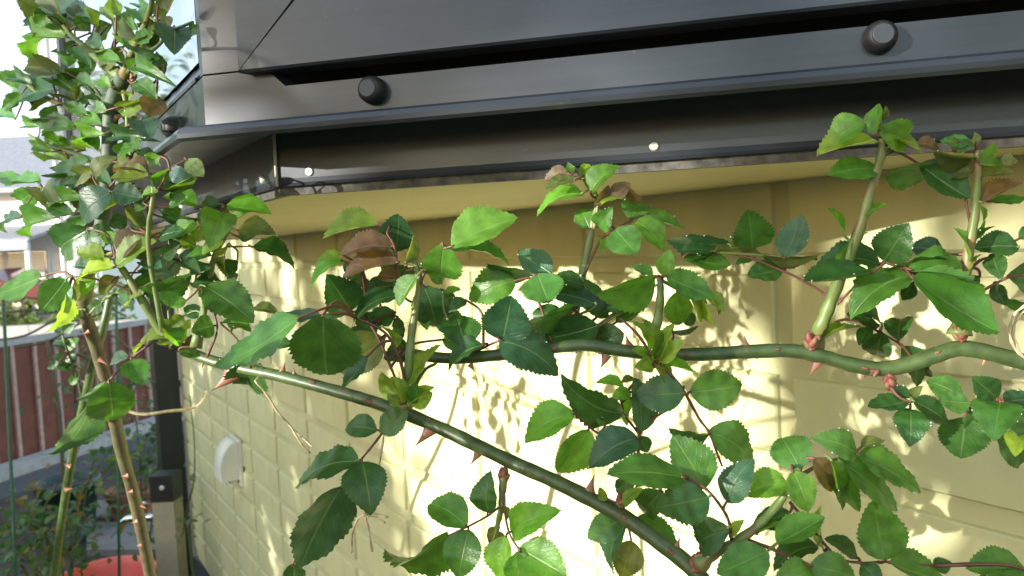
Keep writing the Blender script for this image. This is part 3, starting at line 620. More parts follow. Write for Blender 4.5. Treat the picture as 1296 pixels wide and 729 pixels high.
build_shoot(cB,'shoot',[('1118,333,0 1108,345,0 1085,360,0 1060,385,.2',.0009,.0008,1),('1214,424,0 1217,395,0 1222,350,-.4 1228,305,-.8 1234,270,-1 1238,225,-1.4 1236,190,-1.6',.0038,.0015,0),('1226,330,-.4 1228,290,-.8 1224,262,-1 1221,245,-1',.0010,.0008,1),('1224,345,-.2 1240,330,0 1255,325,0',.0013,.0008,1),('1216,405,0 1235,375,-.2 1262,358,-.3 1280,350,-.4 1300,348,-.4',.0010,.0008,1),('1216,410,0 1190,380,-1 1168,355,-1.2 1150,343,-1.2 1120,332,-1',.0012,.0009,1)],
'''1115 333 1033 326 32 d .2;1118 331 1148 284 46 d .2;1195 322 1151 309 26 b .2;1104 345 1018 363 24 d -1.2;1152 347 1070 389 42 g -1.6;1198 334 1118 336 22 d -.6;1156 358 1143 379 19 d -.4;1151 341 1260 364 30 g -2;1154 351 1258 425 56 g -2.4;
1290 312 1233 312 30 d -.4;1255 323 1267 352 25 d -.2;1258 360 1271 386 19 d 0;1278 350 1322 352 44 d -.4;1290 302 1314 288 19 d 0;1272 385 1312 395 15 g 0;1240 350 1220 362 14 d 0;
1229 178 1189 181 16 g -1.6;1231 180 1212 192 15 d -1.8;1234 200 1182 198 20 o -1.4;1232 216 1199 221 19 o -1.2;1238 205 1272 195 28 l -1.8;1266 206 1289 202 14 o -1.2;1237 224 1286 216 16 o -1.4;1243 256 1294 228 21 r -1.4;1253 255 1299 252 12 g -1.2;1235 184 1234 168 9 p -1.6;1222 192 1205 176 14 o -1.4;
1224 330 1216 288 8 l -.6;1230 322 1248 282 7 l -.6;1232 300 1252 262 7 l -.8;1222 350 1236 318 12 y -.6''', zf=lambda x,y:.425, dews=DEW)
build_shoot(cB,'shoot',[('1034,438,0 1058,408,.4 1084,406,.8 1112,420,1 1142,438,1.2 1160,462,1.2',.0012,.0008,1)],
'''1112 411 1069 401 17 d .8;1116 410 1080 390 12 d 1;1100 414 1087 436 17 d .8;1116 421 1107 458 35 d .8;1137 430 1139 396 33 d 1.2;1142 438 1170 488 30 d 1.5;1165 460 1179 478 12 d 1.4''', zf=lambda x,y:.455, dews=DEW)
build_shoot(cB,'shoot',[('1127,490,0 1138,502,-.3 1152,508,-.5 1175,505,-.5 1205,515,-.6 1230,515,-.8 1262,508,-1 1300,512,-1',.0012,.0009,1),('1340,468,0 1320,500,-.6 1290,512,-1 1250,520,-.8',.0012,.0008,0)],
'''1149 508 1098 518 22 d -.4;1152 516 1153 560 39 d -.6;1156 507 1203 534 26 d -.8;1152 503 1128 492 13 d -.2;1153 503 1166 489 13 o 0;1218 502 1173 480 30 g -.4;1228 510 1187 508 26 g -1;1262 505 1234 479 34 d -.6;1266 508 1258 550 52 g -1.6;1270 508 1314 504 24 b -1.2;1222 528 1215 583 54 d 0;1228 520 1244 551 33 d -.6;1290 545 1285 573 27 Y -1;1262 550 1302 592 36 d 0;1290 520 1312 560 34 g -1.2''', zf=lambda x,y:.425, dews=DEW)
drops(cB, DEW)

# ---- tall old cane at the left
def zC(x,y): return .80-.00115*x
TC='196,760,8 183,690,6 170,630,5 155,575,4 145,530,3 136,490,3 122,440,3 108,395,2 110,350,1 126,300,0 134,250,0 138,200,0 139,160,0 143,128,0 153,104,0 158,96,0'
cC = cane('rose_bush', 'tall upright rose cane with dense leafy crown against the bright sky', 'rose', at(196,760,zC(196,0)+.08))
def zC2(x,y): return zC(x,y) + max(0,(y-300))*.0006
tq=TC.split()
build_stem(cC, ' '.join(tq[:9]), zC2, .0064, .0062, MT['wood'])
build_stem(cC, ' '.join(tq[8:]), zC2, .0060, .0062, MT['oldgreen'], wob=.03)
thorns(cC, [(161,602,153,604),(167,622,160,624),(180,640,186,643),(173,660,166,663),(178,690,172,692),(142,150,158,142),(146,165,162,158),(112,420,105,424),(127,455,136,460)], zC2)
buds(cC, [(155,96,7,0,-8),(124,150,6,-8,2),(168,98,5,4,-6)], zC)
DEW=[]
build_shoot(cC,'shoot',[('156,98,0 132,82,0 112,64,0 92,46,0 80,32,0',.0036,.0018,0),('158,96,0 166,70,-.5 178,45,-1 188,20,-1.5 194,-8,-2',.0030,.0018,0),('160,94,0 180,72,-1 200,58,-2 216,40,-3 244,28,-3',.0018,.0009,2),('128,152,0 100,143,0 76,132,0 52,120,0 36,108,0',.0034,.0018,0),('158,98,.5 176,112,0 192,108,0 200,96,-.5 206,82,-.5',.0011,.0007,1),('140,170,0 160,160,0 180,150,-.5',.0011,.0008,1),('136,215,0 110,200,0 80,190,0 55,182,0 36,170,0',.0024,.0012,0),('131,262,0 100,252,.5 70,245,.5 50,236,.5',.0022,.0011,0),('143,130,0 120,118,0 104,108,0',.0012,.0008,2),('156,112,.5 160,140,.5 162,170,.5 166,200,0',.0020,.0011,0),('128,275,0 100,270,0 74,272,0',.0016,.0009,0)],
'''75 17 33 8 15 o;85 21 39 18 13 g;73 36 32 42 20 l;115 42 54 27 18 d;83 45 34 63 16 l;138 31 117 41 26 g;145 25 118 18 10 y;147 21 142 2 15 y;150 52 164 17 18 g;200 36 157 45 13 o;182 28 171 8 23 g;195 20 211 5 19 o;
220 33 221 57 36 b -3;215 34 207 22 15 o -2;241 37 252 34 13 g -3;207 94 200 74 15 g -1;155 62 114 55 14 o;158 58 197 63 10 d;152 78 129 70 14 g;97 70 67 70 14 g;85 92 47 88 22 o;50 100 3 116 32 g;78 110 9 129 26 d;52 96 30 112 14 B;115 92 81 110 24 l;100 108 97 123 11 o;
170 85 198 93 16 g;172 103 193 119 20 g;198 120 190 144 26 r -1;180 150 188 170 27 b -1;158 136 181 128 14 y;83 145 49 147 14 g;95 160 56 166 18 g;128 160 92 158 12 l;130 170 99 178 15 l;65 186 42 189 14 l;50 160 27 158 13 g;143 172 171 172 16 d;20 150 -6 148 10 g;
50 232 1 228 14 g;48 238 20 259 24 g;52 240 66 260 27 o;27 273 -2 284 10 b;70 275 28 291 20 g;66 192 46 184 14 l;88 206 56 200 15 y;108 190 84 182 14 y;112 205 78 214 18 g;124 212 94 226 20 o;90 222 62 226 16 d;110 235 74 232 18 g;105 250 70 256 18 l;120 245 96 262 16 o;
126 190 108 172 14 g;152 188 180 182 14 g;160 200 186 194 14 g;148 205 172 214 16 o;140 235 120 220 14 d;150 140 170 128 14 y;158 152 184 158 16 o;168 118 150 128 14 y;112 130 84 122 16 g;96 126 70 118 14 o;88 60 110 78 14 g;120 72 104 88 16 g;130 60 112 44 16 d;104 52 86 66 14 g;
172 50 196 44 14 g;168 66 150 44 16 l;180 38 200 28 14 o;188 14 172 2 14 g;200 8 214 -6 16 o;160 30 176 40 14 g;62 124 34 134 16 o;44 112 22 104 14 g;70 134 54 152 16 g;40 106 14 96 16 d;110 145 92 134 14 g;118 158 108 178 14 g;74 180 58 172 13 g;90 190 70 178 14 l;
130 224 106 240 18 o;98 238 84 252 15 l;136 260 110 268 18 g;92 272 66 262 16 d;112 276 88 288 16 g;118 110 96 98 14 g;140 110 124 98 14 l;164 88 178 76 15 l;150 84 136 92 14 o;146 72 160 86 13 l;190 50 206 44 15 g;96 34 112 24 15 g;102 26 90 10 14 o;60 20 46 30 12 l;120 30 104 14 15 g;160 180 148 196 14 l;176 190 196 204 15 d;134 140 116 134 13 g;126 126 110 116 13 l;86 98 104 88 13 o;66 98 84 108 14 g;28 118 10 132 14 g;56 118 40 132 13 d''', zf=zC, dews=None, jit=.035, grow_leaf=1.18)
# leaves still hidden behind the near shoots, lower down on the old cane
build_shoot(cC,'shoot',[('120,330,1 150,318,2 190,322,3 230,330,4',.0018,.0010,0),('112,400,2 130,380,3 160,365,4',.0016,.0009,0)],
'''140 318 120 336 20 d;160 316 178 300 20 d;190 320 172 336 18 g;205 324 226 310 18 d;230 330 252 344 16 d;130 382 110 396 16 d;150 370 176 384 18 d;160 365 190 352 18 g;120 340 90 334 18 d;136 306 110 296 20 g;180 330 206 346 18 b;100 392 76 404 14 g''', zf=zC, jit=.03)

# ---- second, thinner green cane
def zD(x,y): return 1.05
cD = cane('rose_cane', 'slim bright green rose cane rising beside the brown fence', 'rose', at(60,790,1.35))
build_stem(cD, '60,790,30 78,660,20 92,575,10 104,520,5 118,460,2 132,410,0 140,372,0', zD, .0064, .0052, MT['stem'])
thorns(cD, [(98,540,107,536),(110,485,102,482),(123,440,131,437),(88,590,80,588),(84,620,92,617),(127,425,119,421)], lambda x,y:1.10)
build_shoot(cD,'shoot',[('106,510,4 96,470,2 84,440,0 78,420,0',.0022,.0012,2),('118,460,2 100,450,2 82,455,2',.0016,.001,2)],
'''84 440 66 432 12 d;84 442 98 428 12 g;90 460 72 468 12 d;80 422 70 412 11 d;80 420 94 410 12 d;82 455 66 450 11 g;96 448 84 468 12 d;74 458 60 466 10 d;100 478 86 486 11 g''', zf=zD, jit=.02)
# unseen leafy cane left of the camera, added to throw clustered shadows on the wall
r5=random.Random(77); lv=[]
for n_,xr,yr,dr,Lr in ((40,(-300,-80),(370,570),(20,32),(34,46)),(46,(-760,-420),(390,640),(-33,-25),(90,125)),(16,(-330,-60),(330,560),(-10,8),(42,60))):
    for q in range(n_):
        x=r5.uniform(*xr); y=r5.uniform(*yr); an=r5.uniform(0,6.28); L=r5.uniform(*Lr)
        lv.append('%.0f %.0f %.0f %.0f %.0f %s %.1f'%(x,y,min(x+L*math.cos(an),-12),y+L*math.sin(an)*.8+8,L*r5.uniform(.55,.75),r5.choice('ddggl'),r5.uniform(*dr)))
cE = cane('rose_cane', 'unseen leafy rose cane added to cast shadows on the wall', 'rose', at(-190,1250,.58))
build_stem(cE, '-190,1250,0 -195,900,0 -185,640,0 -180,480,0 -170,360,0 -150,280,0', lambda x,y:.58, .0050, .0036, MT['stem'])
build_shoot(cE,'shoot',[('-185,600,0 -200,520,12 -190,470,24 -140,430,28',.0024,.0013,0),('-182,520,0 -190,490,14 -240,440,26 -280,410,30',.0024,.0013,0),('-180,470,0 -120,410,4 -70,370,7',.0022,.0012,0),('-188,640,0 -300,600,-12 -460,560,-24 -620,470,-29',.0024,.0013,0),('-186,600,0 -280,540,-12 -430,480,-24 -520,430,-29 -700,420,-30',.0024,.0012,0)], ';'.join(lv), zf=lambda x,y:.58)
# dry twig
tw = tag(MB().build('x', MT['wood']) if False else thing('dry_twig', at(252,512,1.3), 'dry tan twig sticking out beside the wall corner', 'twig'))
mb=MB(); mb.tube(smooth_path([at(258,500,1.32),at(248,515,1.3),at(215,520,1.28),at(178,524,1.26),at(140,512,1.25)],6), grow(.0014,.0028,25), 7); mb.tube(smooth_path([at(205,522,1.28),at(232,520,1.3),at(254,521,1.31)],4), .0012, 6)
mb.tube(smooth_path([at(248,515,1.3),at(258,506,1.3),at(262,494,1.3)],4), .0015, 6); mb.build('branch', MT['twine'], tw, at(252,512,1.3))
# raffia ties
def tie(label, paths, r, org):
    t=thing('raffia_tie', org, label, 'string')
    mb=MB()
    for pp in paths:
        q=smooth_path(pp,6); mb.tube(q,[r*(1+.3*math.sin(i*1.3)) for i in range(len(q))],6)
    mb.build('strand', MT['twine'], t, org)
tie('pale raffia string hanging loose from the sloping cane', [[at(323,482,.56),at(338,500,.57),at(352,522,.58),at(368,540,.585),at(380,560,.59),at(392,573,.6)],[at(366,538,.585),at(374,546,.59),at(384,555,.59),at(396,566,.59)],[at(322,470,.572),at(328,460,.585),at(333,470,.580),at(323,482,.56)]], .0007, at(323,482,.56))
tie('knotted raffia tie with two frayed tails below the five-part leaf', [[at(462,651,.56),at(452,658,.56),at(446,676,.56),at(445,700,.56)],[at(462,651,.56),at(466,668,.56),at(471,698,.56)],[at(462,651,.56),at(474,650,.56),at(491,655,.56)],[at(462,652,.56),at(476,655,.56),at(488,662,.56)],[at(462,651,.56),at(470,630,.56),at(478,600,.55),at(488,540,.56),at(497,517,.528)],[at(458,650,.558),at(466,654,.556),at(463,647,.562),at(460,653,.56)]], .0008, at(462,651,.56))
tie('brown twine looped round the level cane end', [[at(1300,385,.41),at(1284,398,.41),at(1278,420,.41),at(1284,440,.41),at(1300,456,.41)],[at(1303,388,.412),at(1288,402,.412),at(1282,422,.412),at(1289,444,.41)]], .0008, at(1284,440,.41))

# ================================================================ GARDEN BEHIND
def gp(x,y): 
    r=Fw + Xc*((x-CX)/FPX) - Uc*((y-CY)/FPX); return CAM + r*(CZ/-r.z)
# downpipe at the house corner
dp=hp(3.98,.06,-CZ)
pipe=thing('downpipe', dp, 'dark downpipe standing at the far end of the siding wall', 'pipe')
b=MB(); b.box(dp-dw*.05-nw*.05, dw*.11, nw*.10, ez*2.6); b.build('pipe', MT['pipe'], pipe, dp)
for h in (.9,1.9):
    b=MB(); b.box(dp-dw*.056-nw*.056+ez*h, dw*.122, nw*.112, ez*.03); b.build('bracket', MT['pipe'], pipe, dp)
# water standpipe with tap
sp=gp(219,760); spz=3.35; sp=at(219,729,spz); sp.z=0
stp=thing('standpipe', sp, 'beige garden standpipe with dark cap and chrome tap', 'tap')
sx=Vector((1,0,0)); sy=Vector((0,1,0)); HT=.60
b=MB(); b.box(sp-sx*.045-sy*.045, sx*.09, sy*.09, ez*(HT-.11)); b.build('column', MT['beige'], stp, sp)
b=MB(); b.box(sp-sx*.048-sy*.048+ez*(HT-.11), sx*.096, sy*.096, ez*.11); cap_=b.build('cap', MT['pipe'], stp, sp)
b=MB(); b.lathe([(.011,0),(.011,.004),(.006,.007)], sp+ez*(HT-.05)-sy*.048+sx*.004, -sy, 14); b.build('screw', MT['rivet'], cap_, sp)
b=MB(); tz=HT-.185
b.tube([sp-sx*.045+ez*tz, sp-sx*.062+ez*tz], .020, 14)
b.tube(smooth_path([sp-sx*.06+ez*tz, sp-sx*.13+ez*tz, sp-sx*.175+ez*(tz-.004), sp-sx*.205+ez*(tz-.03), sp-sx*.212+ez*(tz-.062)],6), grow(.014,.0115,25), 12)
tap=b.build('tap', MT['chrome'], stp, sp)
b=MB(); b.tube([sp-sx*.115+ez*tz, sp-sx*.115+ez*(tz+.055)], .010, 10); b.tube([sp-sx*.155+ez*(tz+.06), sp-sx*.075+ez*(tz+.06)], .0075, 8); b.tube([sp-sx*.115-sy*.04+ez*(tz+.06), sp-sx*.115+sy*.04+ez*(tz+.06)], .0075, 8); b.build('tap_handle', MT['chrome'], tap, sp)
# bucket
bp=at(133,726,2.95); rimz=bp.z; bp.z=0
bk=thing('bucket', bp, 'round salmon red plastic bucket on the garden soil', 'bucket')
b=MB(); H=rimz; b.lathe([(.120,.0),(.128,.01),(.165,H-.02),(.176,H-.018),(.178,H-.004),(.174,H),(.168,H-.003),(.160,H-.03),(.125,.02),(.0001,.018)], bp, ez, 40); b.build('shell', MT['bucket'], bk, bp)
b=MB(); b.tube(smooth_path([bp+Vector((-.17,0,H-.02)),bp+Vector((-.12,-.13,H-.12)),bp+Vector((0,-.185,H-.17)),bp+Vector((.12,-.13,H-.12)),bp+Vector((.17,0,H-.02))],6), .0035, 6); b.build('handle', MT['chrome'], bk, bp)
# planters
def pot(x,ytop,z,r,M,label,plant=True):
    c=at(x,ytop,z); h=max(.15,c.z); c.z=0
    t=thing('plant_pot', c, label, 'plant pot')
    b=MB(); b.lathe([(r*.72,0),(r*.95,h-.05),(r*1.04,h-.048),(r*1.05,h-.003),(r*1.02,h),(r*.95,h-.004),(r*.93,h-.05),(.0001,h-.05)], c, ez, 28); b.build('pot', M, t, c)
    b=MB(); b.lathe([(r*.93,h-.046),(r*.5,h-.035),(.0001,h-.03)], c, ez, 16); b.build('potting_soil', MT['soil'], t, c)
    return c,h
pot(85,606,4.3,.155,MT['pot'],'dark green plastic plant pot near the fence kerb')
pot(165,618,4.6,.13,MT['clay'],'small terracotta plant pot behind the garden tap')
# paving slabs
for i,(x0,y0,x1,y1) in enumerate(((110,668,205,704),(60,640,140,662))):
    A=gp(x0,y1);Bq=gp(x1,y1);Cq=gp(x1,y0);Dq=gp(x0,y0)
    b=MB(); up=ez*.035; b.quadbox([A,Bq,Cq,Dq,A+up,Bq+up,Cq+up,Dq+up]); tag(b.build('paving_slab', MT['pave'], None, A), ['broad concrete paving slab beside the garden tap','narrow concrete paving slab beside the green pot'][i], 'paving slab')
# fence: kerb, boards, posts, rail
fA=gp(-60,622); fB=gp(200,537); fd=(fB-fA); fl=fd.length; fd.normalize(); fn=Vector((fd.y,-fd.x,0))
FH=.92
kerb=tag(MB().build('kerb_x', MT['concrete']) if False else link('kerb', None, None, fA), kind='structure')
b=MB(); b.box(fA+fn*.06-fd*1.5, fd*(fl+3), fn*.20, ez*.10); b.build('kerb_stone', MT['concrete'], kerb, fA)
b=MB(); b.box(fA+fn*.26-fd*1.5, fd*(fl+3), fn*.35, ez*.03); b.build('gutter_strip', MT['asphalt'], kerb, fA)
fe=thing('fence', fA, 'low dark red brown slatted fence with pale posts along the kerb', 'fence')
NB=int((fl+2.2)/.19)
for i in range(NB):
    p=fA-fd*1.2+fd*(.19*i)
    b=MB(); b.box(p+fd*.022-fn*.012+ez*.03, fd*.158, fn*.020, ez*(FH-.03)); b.build('board', MT['fence'], fe, fA)
    b=MB(); b.box(p-fd*.014-fn*.004, fd*.028, fn*.034, ez*(FH+.01)); b.build('post', MT['post'], fe, fA)
b=MB(); b.box(fA-fd*1.3-fn*.025+ez*FH, fd*(fl+2.4), fn*.06, ez*.05); b.build('top_rail', MT['concrete'], fe, fA)
# low wall beyond the fence
lw=fA+Vector((-1.6,1.2,0)); 
lo=thing('garden_wall', Vector((-6,9.6,0)), 'long grey concrete block wall beyond the fence', 'wall')
for i in range(16):
    for r in range(4):
        b=MB(); b.box(Vector((-9.5+.42*i+(r%2)*.2,9.5+.02*i,.19*r+.004)), Vector((.412,.02,0)), Vector((0,.15,0)), ez*.184); b.build('block', MT['concrete'], lo, Vector((-6,9.6,0)))
# stakes
for (x0,y0,x1,y1,z,lab) in ((4,372,16,640,2.2,'thin green plastic plant stake at the end of the fence'),(147,372,150,640,2.6,'thin green plastic plant stake next to the slim cane')):
    A=at(x0,y0,z); B=at(x1,y1,z); B2=B+(B-A)*((B.z)/(A.z-B.z)); t=thing('plant_stake', B2, lab, 'stake'); b=MB(); b.tube([B2,A],.0048,8); b.build('rod', MT['stake'], t, B2)
    b=MB(); b.blob(A,.008,0,8,5); b.build('tip', MT['stake'], t, B2)
# small leafy plants: stems with many small leaflets joined per plant
sm=leaf_mesh(0,.25,-.2,.04,3,teeth=5,tooth=.10)
sv=np.array([v.co for v in sm.vertices]); sf=[tuple(p.vertices) for p in sm.polygons]; suv=[(l_.index,sm.uv_layers[0].data[l_.index].uv.copy()) for l_ in sm.loops]
sm2=leaf_mesh(0,.25,-.2,.04,3,teeth=2,tooth=.06)
T2=(np.array([v.co for v in sm2.vertices]),[tuple(p.vertices) for p in sm2.polygons],[(l_.index,sm2.uv_layers[0].data[l_.index].uv.copy()) for l_ in sm2.loops])
T1=(sv,sf,suv)
def foliage(name, pts, size, parent, org, color, M, seed, flat=.5, tpl=T1):
    sv,sf,suv=tpl
    r=random.Random(seed); V=[];Fc=[];n=len(sv)
    for i,p in enumerate(pts):
        L=size*r.uniform(.6,1.25); Y=Vector((r.uniform(-1,1),r.uniform(-1,1),r.uniform(-.9,.5))).normalized()
        Z=Vector((r.uniform(-1,1)*flat,r.uniform(-1,1)*flat,1)); Z=(Z-Y*Z.dot(Y)).normalized(); X=Y.cross(Z)
        Mx=np.array([X*L*.62,Y*L,Z*L]); V.append(sv@Mx+np.array(p-org)); Fc+= [tuple(q+i*n for q in f) for f in sf]
    V=np.concatenate(V); me=bpy.data.meshes.new(name); me.from_pydata(V.tolist(),[],Fc); me.materials.append(M)
    ul=me.uv_layers.new(name='UVMap'); base=np.array([u for _,u in suv],dtype=np.float32).ravel(); ul.data.foreach_set('uv', np.tile(base,len(pts)))
    me.polygons.foreach_set('use_smooth',[True]*len(me.polygons)); me.update()
    o=link(name, me, parent, org); o.color=(*color,1); return o
def small_plant(name, base, label, stems, nleaf, size, colors, spread, seed, cat='plant'):
    r=random.Random(seed); t=thing(name, base, label, cat); 
    groups=[[] for _ in colors]
    for i,st in enumerate(stems):
        pp=smooth_path(st,8); b=MB(); b.tube(pp, grow(.0045,.0018,len(pp)), 7); b.build('stem', MT['stem'], t, base)
        for q in range(nleaf):
            p=pp[r.randint(int(len(pp)*.25),len(pp)-1)]+Vector((r.gauss(0,spread),r.gauss(0,spread),r.gauss(0,spread*.8)))
            groups[r.randrange(len(colors))].append(p)
    for g,c in zip(groups,colors):
        if g: foliage('foliage', g, size, t, base, c, MT['far'], r.randint(0,999))
base=at(70,729,2.6); base.z=0
small_plant('low_rose_bush', base, 'low leafy rose bush with reddish young leaves beside the red bucket',
   [[base,at(45,720,2.55),at(20,690,2.5),at(8,660,2.5)],[base,at(60,690,2.55),at(55,650,2.55),at(70,612,2.6)],[base,at(80,690,2.6),at(95,650,2.65),at(100,620,2.65)],[base,at(35,729,2.4),at(10,729,2.3)],[base,at(66,700,2.5),at(40,660,2.5),at(36,640,2.5)],[base,at(90,720,2.6),at(112,690,2.7)]],
   58,.040,[(.05,.13,.035),(.035,.10,.045),(.16,.12,.035),(.09,.15,.04)],.055,5,'rose')
base=at(62,760,2.9); base.z=0
small_plant('slim_rose', base, 'sparse forked green rose stem rising behind the red bucket',
   [[base,at(75,729,2.9),at(95,660,2.9),at(105,622,2.95),at(128,585,2.95),at(152,545,2.95),at(178,470,3.0)],[base,at(104,628,2.95),at(125,612,2.95),at(146,590,2.95)],[base,at(112,610,2.95),at(128,575,2.95)]],12,.034,[(.05,.13,.035),(.10,.15,.04)],.03,9,'rose')
base=at(180,640,3.9); base.z=0
small_plant('shrub', base, 'green leafy shrub growing behind the garden tap',
   [[base,at(160,600,3.9),at(150,570,3.9)],[base,at(185,600,3.9),at(190,560,3.9)],[base,at(175,560,3.9),at(170,500,3.9),at(182,470,3.9)],[base,at(200,590,3.8),at(196,520,3.8)]],60,.055,[(.035,.10,.03),(.05,.12,.035),(.08,.12,.03)],.075,13,'shrub')
base=at(246,700,2.9); base.z=0
small_plant('climbing_vine', base, 'thin green vine climbing at the foot of the siding wall',
   [[base,at(240,690,2.9),at(236,650,2.9),at(245,610,2.85),at(246,560,2.85),at(240,500,2.85)],[base,at(238,668,2.9),at(230,680,2.9)]],7,.03,[(.05,.13,.035),(.12,.16,.05)],.02,17,'vine')
base=at(90,520,6.0); base.z=0
small_plant('bramble', base, 'tangled leafy bramble in front of the fence boards',
   [[base,at(95,500,5.0),at(88,460,5.0),at(100,430,5.0)],[base,at(120,500,5.0),at(135,470,5.0)],[base,at(110,470,5.0),at(125,440,5.0)]],40,.05,[(.035,.10,.03),(.06,.12,.035)],.09,21,'shrub')
# bare arching canes over the fence
t=thing('bare_shrub', at(60,430,4.2)*1.0, 'leafless arching brown stems leaning over the fence', 'shrub'); o0=Vector(ORG[t.name])
for i,pp in enumerate(([(-20,400),(40,392),(90,402),(150,430),(190,470)],[(-20,432),(30,425),(70,405),(120,385),(170,380)],[(-10,372),(50,378),(110,380),(160,400)],[(20,440),(60,432),(100,410),(130,395)])):
    q=[at(x,y,4.0+.05*i) for x,y in pp]; b=MB(); b.tube(smooth_path(q,6), .006, 6); b.build('stem', MT['wood'], t, o0)
q=[at(x,y,4.1) for x,y in ((60,430),(75,520),(80,600))]; q.append(Vector((q[-1].x,q[-1].y,0))); b=MB(); b.tube(smooth_path(q,5), .010, 6); b.build('stem', MT['wood'], t, o0)

# ---------------------------------------------------------------- neighbours
hb=Vector((-17.5,27,0))
nh=thing('neighbour_house', hb, 'white neighbouring house with grey roof and blue lean-to roof', 'house')
def hbox(name,x0,y0,z0,dx,dy,dz,M,parent=nh,org=hb):
    b=MB(); b.box(Vector((x0,y0,z0)),Vector((dx,0,0)),Vector((0,dy,0)),ez*dz); return b.build(name,M,parent,org)
hbox('wall',-27,27,0,12.2,7,4.0,MT['white'])
b=MB(); b.v=[Vector(p) for p in ((-27.6,26.4,4.0),(-14.2,26.4,4.0),(-14.2,34.6,4.0),(-27.6,34.6,4.0),(-25,30.5,6.4),(-17,30.5,6.4))]
b.f=[[0,1,5,4],[1,2,5],[2,3,4,5],[3,0,4],[3,2,1,0]]; b.m=[0]*5; b.smooth=[False]*5; b.build('roof', MT['roof'], nh, hb)
hbox('gutter',-27.7,26.25,3.92,13.6,.15,.14,MT['concrete'])
b=MB(); b.quadbox([Vector(p) for p in ((-27,24.6,2.25),(-14.9,24.6,2.25),(-14.9,27,2.75),(-27,27,2.75),(-27,24.6,2.35),(-14.9,24.6,2.35),(-14.9,27,2.85),(-27,27,2.85))]); b.build('lean_to_roof', MT['roof'], nh, hb)
hbox('awning_fascia',-27,24.5,1.98,12.1,.08,.28,MT['awning'])
for x0 in (-19.6,-17.4,-23.5):
    wd_=hbox('window',x0,26.93,.9,1.7,.06,1.1,MT['white']); hbox('pane',x0+.07,26.90,.97,1.56,.03,.96,MT['glass'],wd_)
    for q in range(9): hbox('blind_slat',x0+.09,26.86,.98+q*.105,1.5,.03,.095,MT['blind'],wd_)
hbox('carport_post',-15.1,24.65,0,.12,.12,2.2,MT['white']); hbox('carport_post',-18.6,24.65,0,.12,.12,2.2,MT['white'])
# pale building behind the crown
pb=Vector((-9.2,16.6,0))
pbld=thing('pale_building', pb, 'tall pale clapboard building behind the rose crown', 'building')
hbox('wall',-9.65,17,0,.85,3.0,9.6,MT['white'],pbld,pb)
for q in range(4): hbox('batten',-9.62+q*.225,16.955,0.0,.05,.045,9.6,MT['blind'],pbld,pb)
hbox('downpipe',-9.27,16.84,0,.14,.11,9.6,MT['roof'],pbld,pb)
hbox('roof',-9.8,16.8,9.6,1.2,3.4,.2,MT['roof'],pbld,pb)
# red car
cb=Vector((-15.6,23.6,0)); car=thing('parked_car', cb, 'dark red parked car on the road before the white house', 'car')
def carmesh(prof,y0,y1,inset=0):
    b=MB(); k=len(prof)
    for y in (y0,y1):
        for x,z in prof: b.v.append(cb+Vector((x,y,z)))
    for q in range(k): b.f.append([q,(q+1)%k,k+(q+1)%k,k+q]); b.m.append(0); b.smooth.append(False)
    b.f+=[list(range(k))[::-1],list(range(k,2*k))]; b.m+=[0,0]; b.smooth+=[False]*2; return b
carmesh([(-2.1,.35),(2.1,.35),(2.15,.7),(2.0,.9),(1.1,1.0),(.5,1.42),(-1.3,1.45),(-1.95,1.0),(-2.15,.85)],-.85,.85).build('body', MT['car'], car, cb)
carmesh([(.95,1.0),(.45,1.36),(-.35,1.38),(-.35,1.0)],-.862,-.85).build('side_window', MT['glass'], car, cb)
carmesh([(-.45,1.0),(-.45,1.38),(-1.2,1.38),(-1.6,1.02)],-.862,-.85).build('side_window', MT['glass'], car, cb)
for x in (-1.35,1.35):
    for y in (-.80,.72):
        b=MB(); b.lathe([(.20,-.02),(.31,-.02),(.33,.02),(.33,.16),(.31,.2),(.20,.2)], cb+Vector((x,y-.09,.33)), Vector((0,1,0)), 20); wo=b.build('wheel', MT['tyre'], car, cb)
        b=MB(); b.lathe([(.20,-.015),(.08,-.025),(.0001,-.025)], cb+Vector((x,y-.09,.33)), Vector((0,1,0)), 14); b.build('rim', MT['chrome'], wo, cb)
for y in (-.65,.5):
    b=MB(); b.box(cb+Vector((2.08,y,.68)),Vector((.07,0,0)),Vector((0,.28,0)),ez*.15); b.build('headlight', MT['lamp'], car, cb)

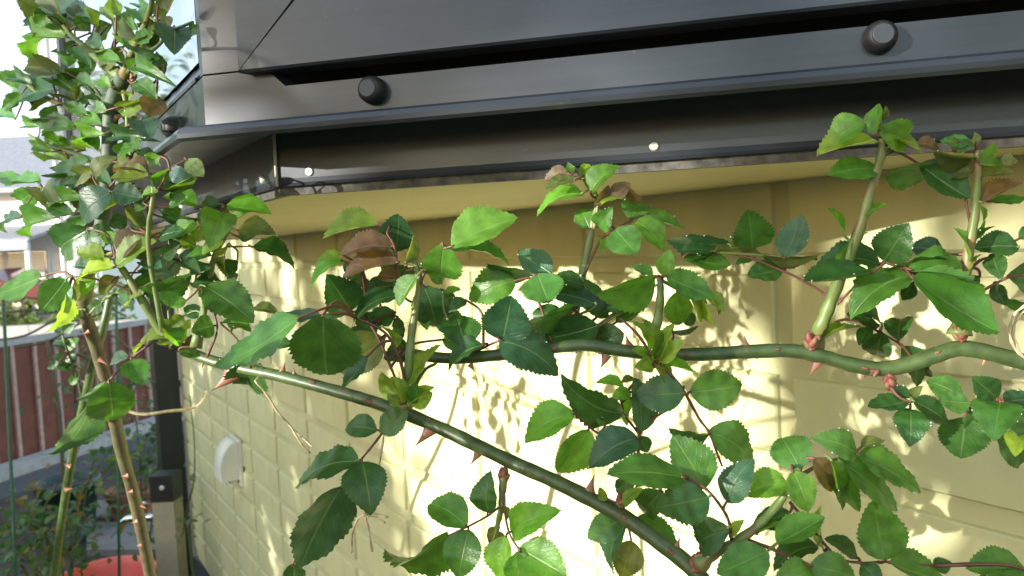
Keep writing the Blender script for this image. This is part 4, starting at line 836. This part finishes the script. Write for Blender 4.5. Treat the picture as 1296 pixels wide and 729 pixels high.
# ---------------------------------------------------------------- trees and hedge
def tree(name, base, h, rad, label, seed, n, leaf, cols, zlo=.35, cat='tree', zs=.55, nbr=9):
    r=random.Random(seed); t=thing(name, base, label, cat)
    b=MB(); top=base+ez*h*.8
    tr=smooth_path([base, base+Vector((r.uniform(-.1,.1),r.uniform(-.1,.1),h*.3)), top],6); b.tube(tr, grow(h*.028,h*.006,len(tr)), 9)
    tips=[]
    for i in range(nbr):
        p=tr[r.randint(int(len(tr)*zlo),len(tr)-2)]; an=r.uniform(0,6.28); e=p+Vector((math.cos(an)*rad*r.uniform(.5,.9),math.sin(an)*rad*r.uniform(.5,.9),h*r.uniform(.05,.28)))
        q=smooth_path([p,p.lerp(e,.5)+ez*h*.03,e],4); b.tube(q, grow(h*.010,h*.003,len(q)), 6); tips.append(e); tips.append(p.lerp(e,.6))
    tips.append(top); b.build('trunk', MT['wood'], t, base)
    pts=[[] for _ in cols]
    for i in range(n):
        c=r.choice(tips); g=Vector((r.gauss(0,1),r.gauss(0,1),r.gauss(0,zs)))*rad*.26; pts[r.randrange(len(cols))].append(c+g)
    for q,c in zip(pts,cols): foliage('crown', q, leaf, t, base, c, MT['far'], r.randint(0,9999), 1.0, T2)
    return t
GR=[(.06,.12,.04),(.045,.10,.035)]
tree('garden_tree', Vector((-13.5,15.5,0)), 6.5, 2.4, 'loose pale green tree standing by the road beyond the garden wall', 3, 900, .30, [(.12,.17,.07),(.09,.14,.06)])
tree('garden_tree', Vector((-18.5,17.0,0)), 7.5, 2.8, 'broad tree standing at the left end of the garden wall', 4, 900, .34, GR)
def hh(a,d): p=hp(a,d,0); p.z=0; return p
# unseen hedge added to keep the low sun off the far part of the wall
for i,(a,d,h,rd,n) in enumerate(((2.10,6.0,2.5,.66,4600),(3.05,6.1,2.5,.72,4600),(4.05,6.2,2.55,.75,4600),(5.1,6.3,2.6,.8,4200),(6.3,6.4,2.7,.9,3600))):
    tree('shade_hedge_shrub', hh(a,d), h, rd, ['unseen hedge shrub added for shade, nearest to the young tree','unseen hedge shrub added for shade, second from the young tree','unseen hedge shrub added for shade, in the middle of the row','unseen hedge shrub added for shade, fourth from the young tree','largest unseen hedge shrub added for shade, at the far end of the row'][i], 30+i, n, .17, GR, zlo=.02, cat='shrub', zs=1.5, nbr=30)
tree('dapple_tree', hh(.50,9.0), 4.95, 1.2, 'unseen young tree with loose crown added to dapple the window', 41, 1000, .20, GR, zlo=.80, nbr=15)  # unseen tree, added so its crown dapples the sun on the bay
tree('shade_bush', hh(-.26,4.0), 2.55, .70, 'unseen dense bush added to shade the right of the wall', 43, 4200, .13, GR, zlo=.05, cat='shrub', zs=1.2, nbr=28)  # unseen bush, added to shade the wall at the right

for i,(x,y) in enumerate(((-9.6,13.2),(-8.3,13.4),(-7.0,13.1))):
    tree('low_hedge_shrub', Vector((x,y,0)), 1.1, .75, ['low pale green shrub beyond the fence at the end of the hedge row','low pale green shrub beyond the fence, middle of its row','low pale green shrub beyond the fence, behind the slim cane'][i], 60+i, 900, .12, [(.11,.16,.05),(.15,.17,.05)], zlo=.02, cat='shrub', zs=.8, nbr=22)
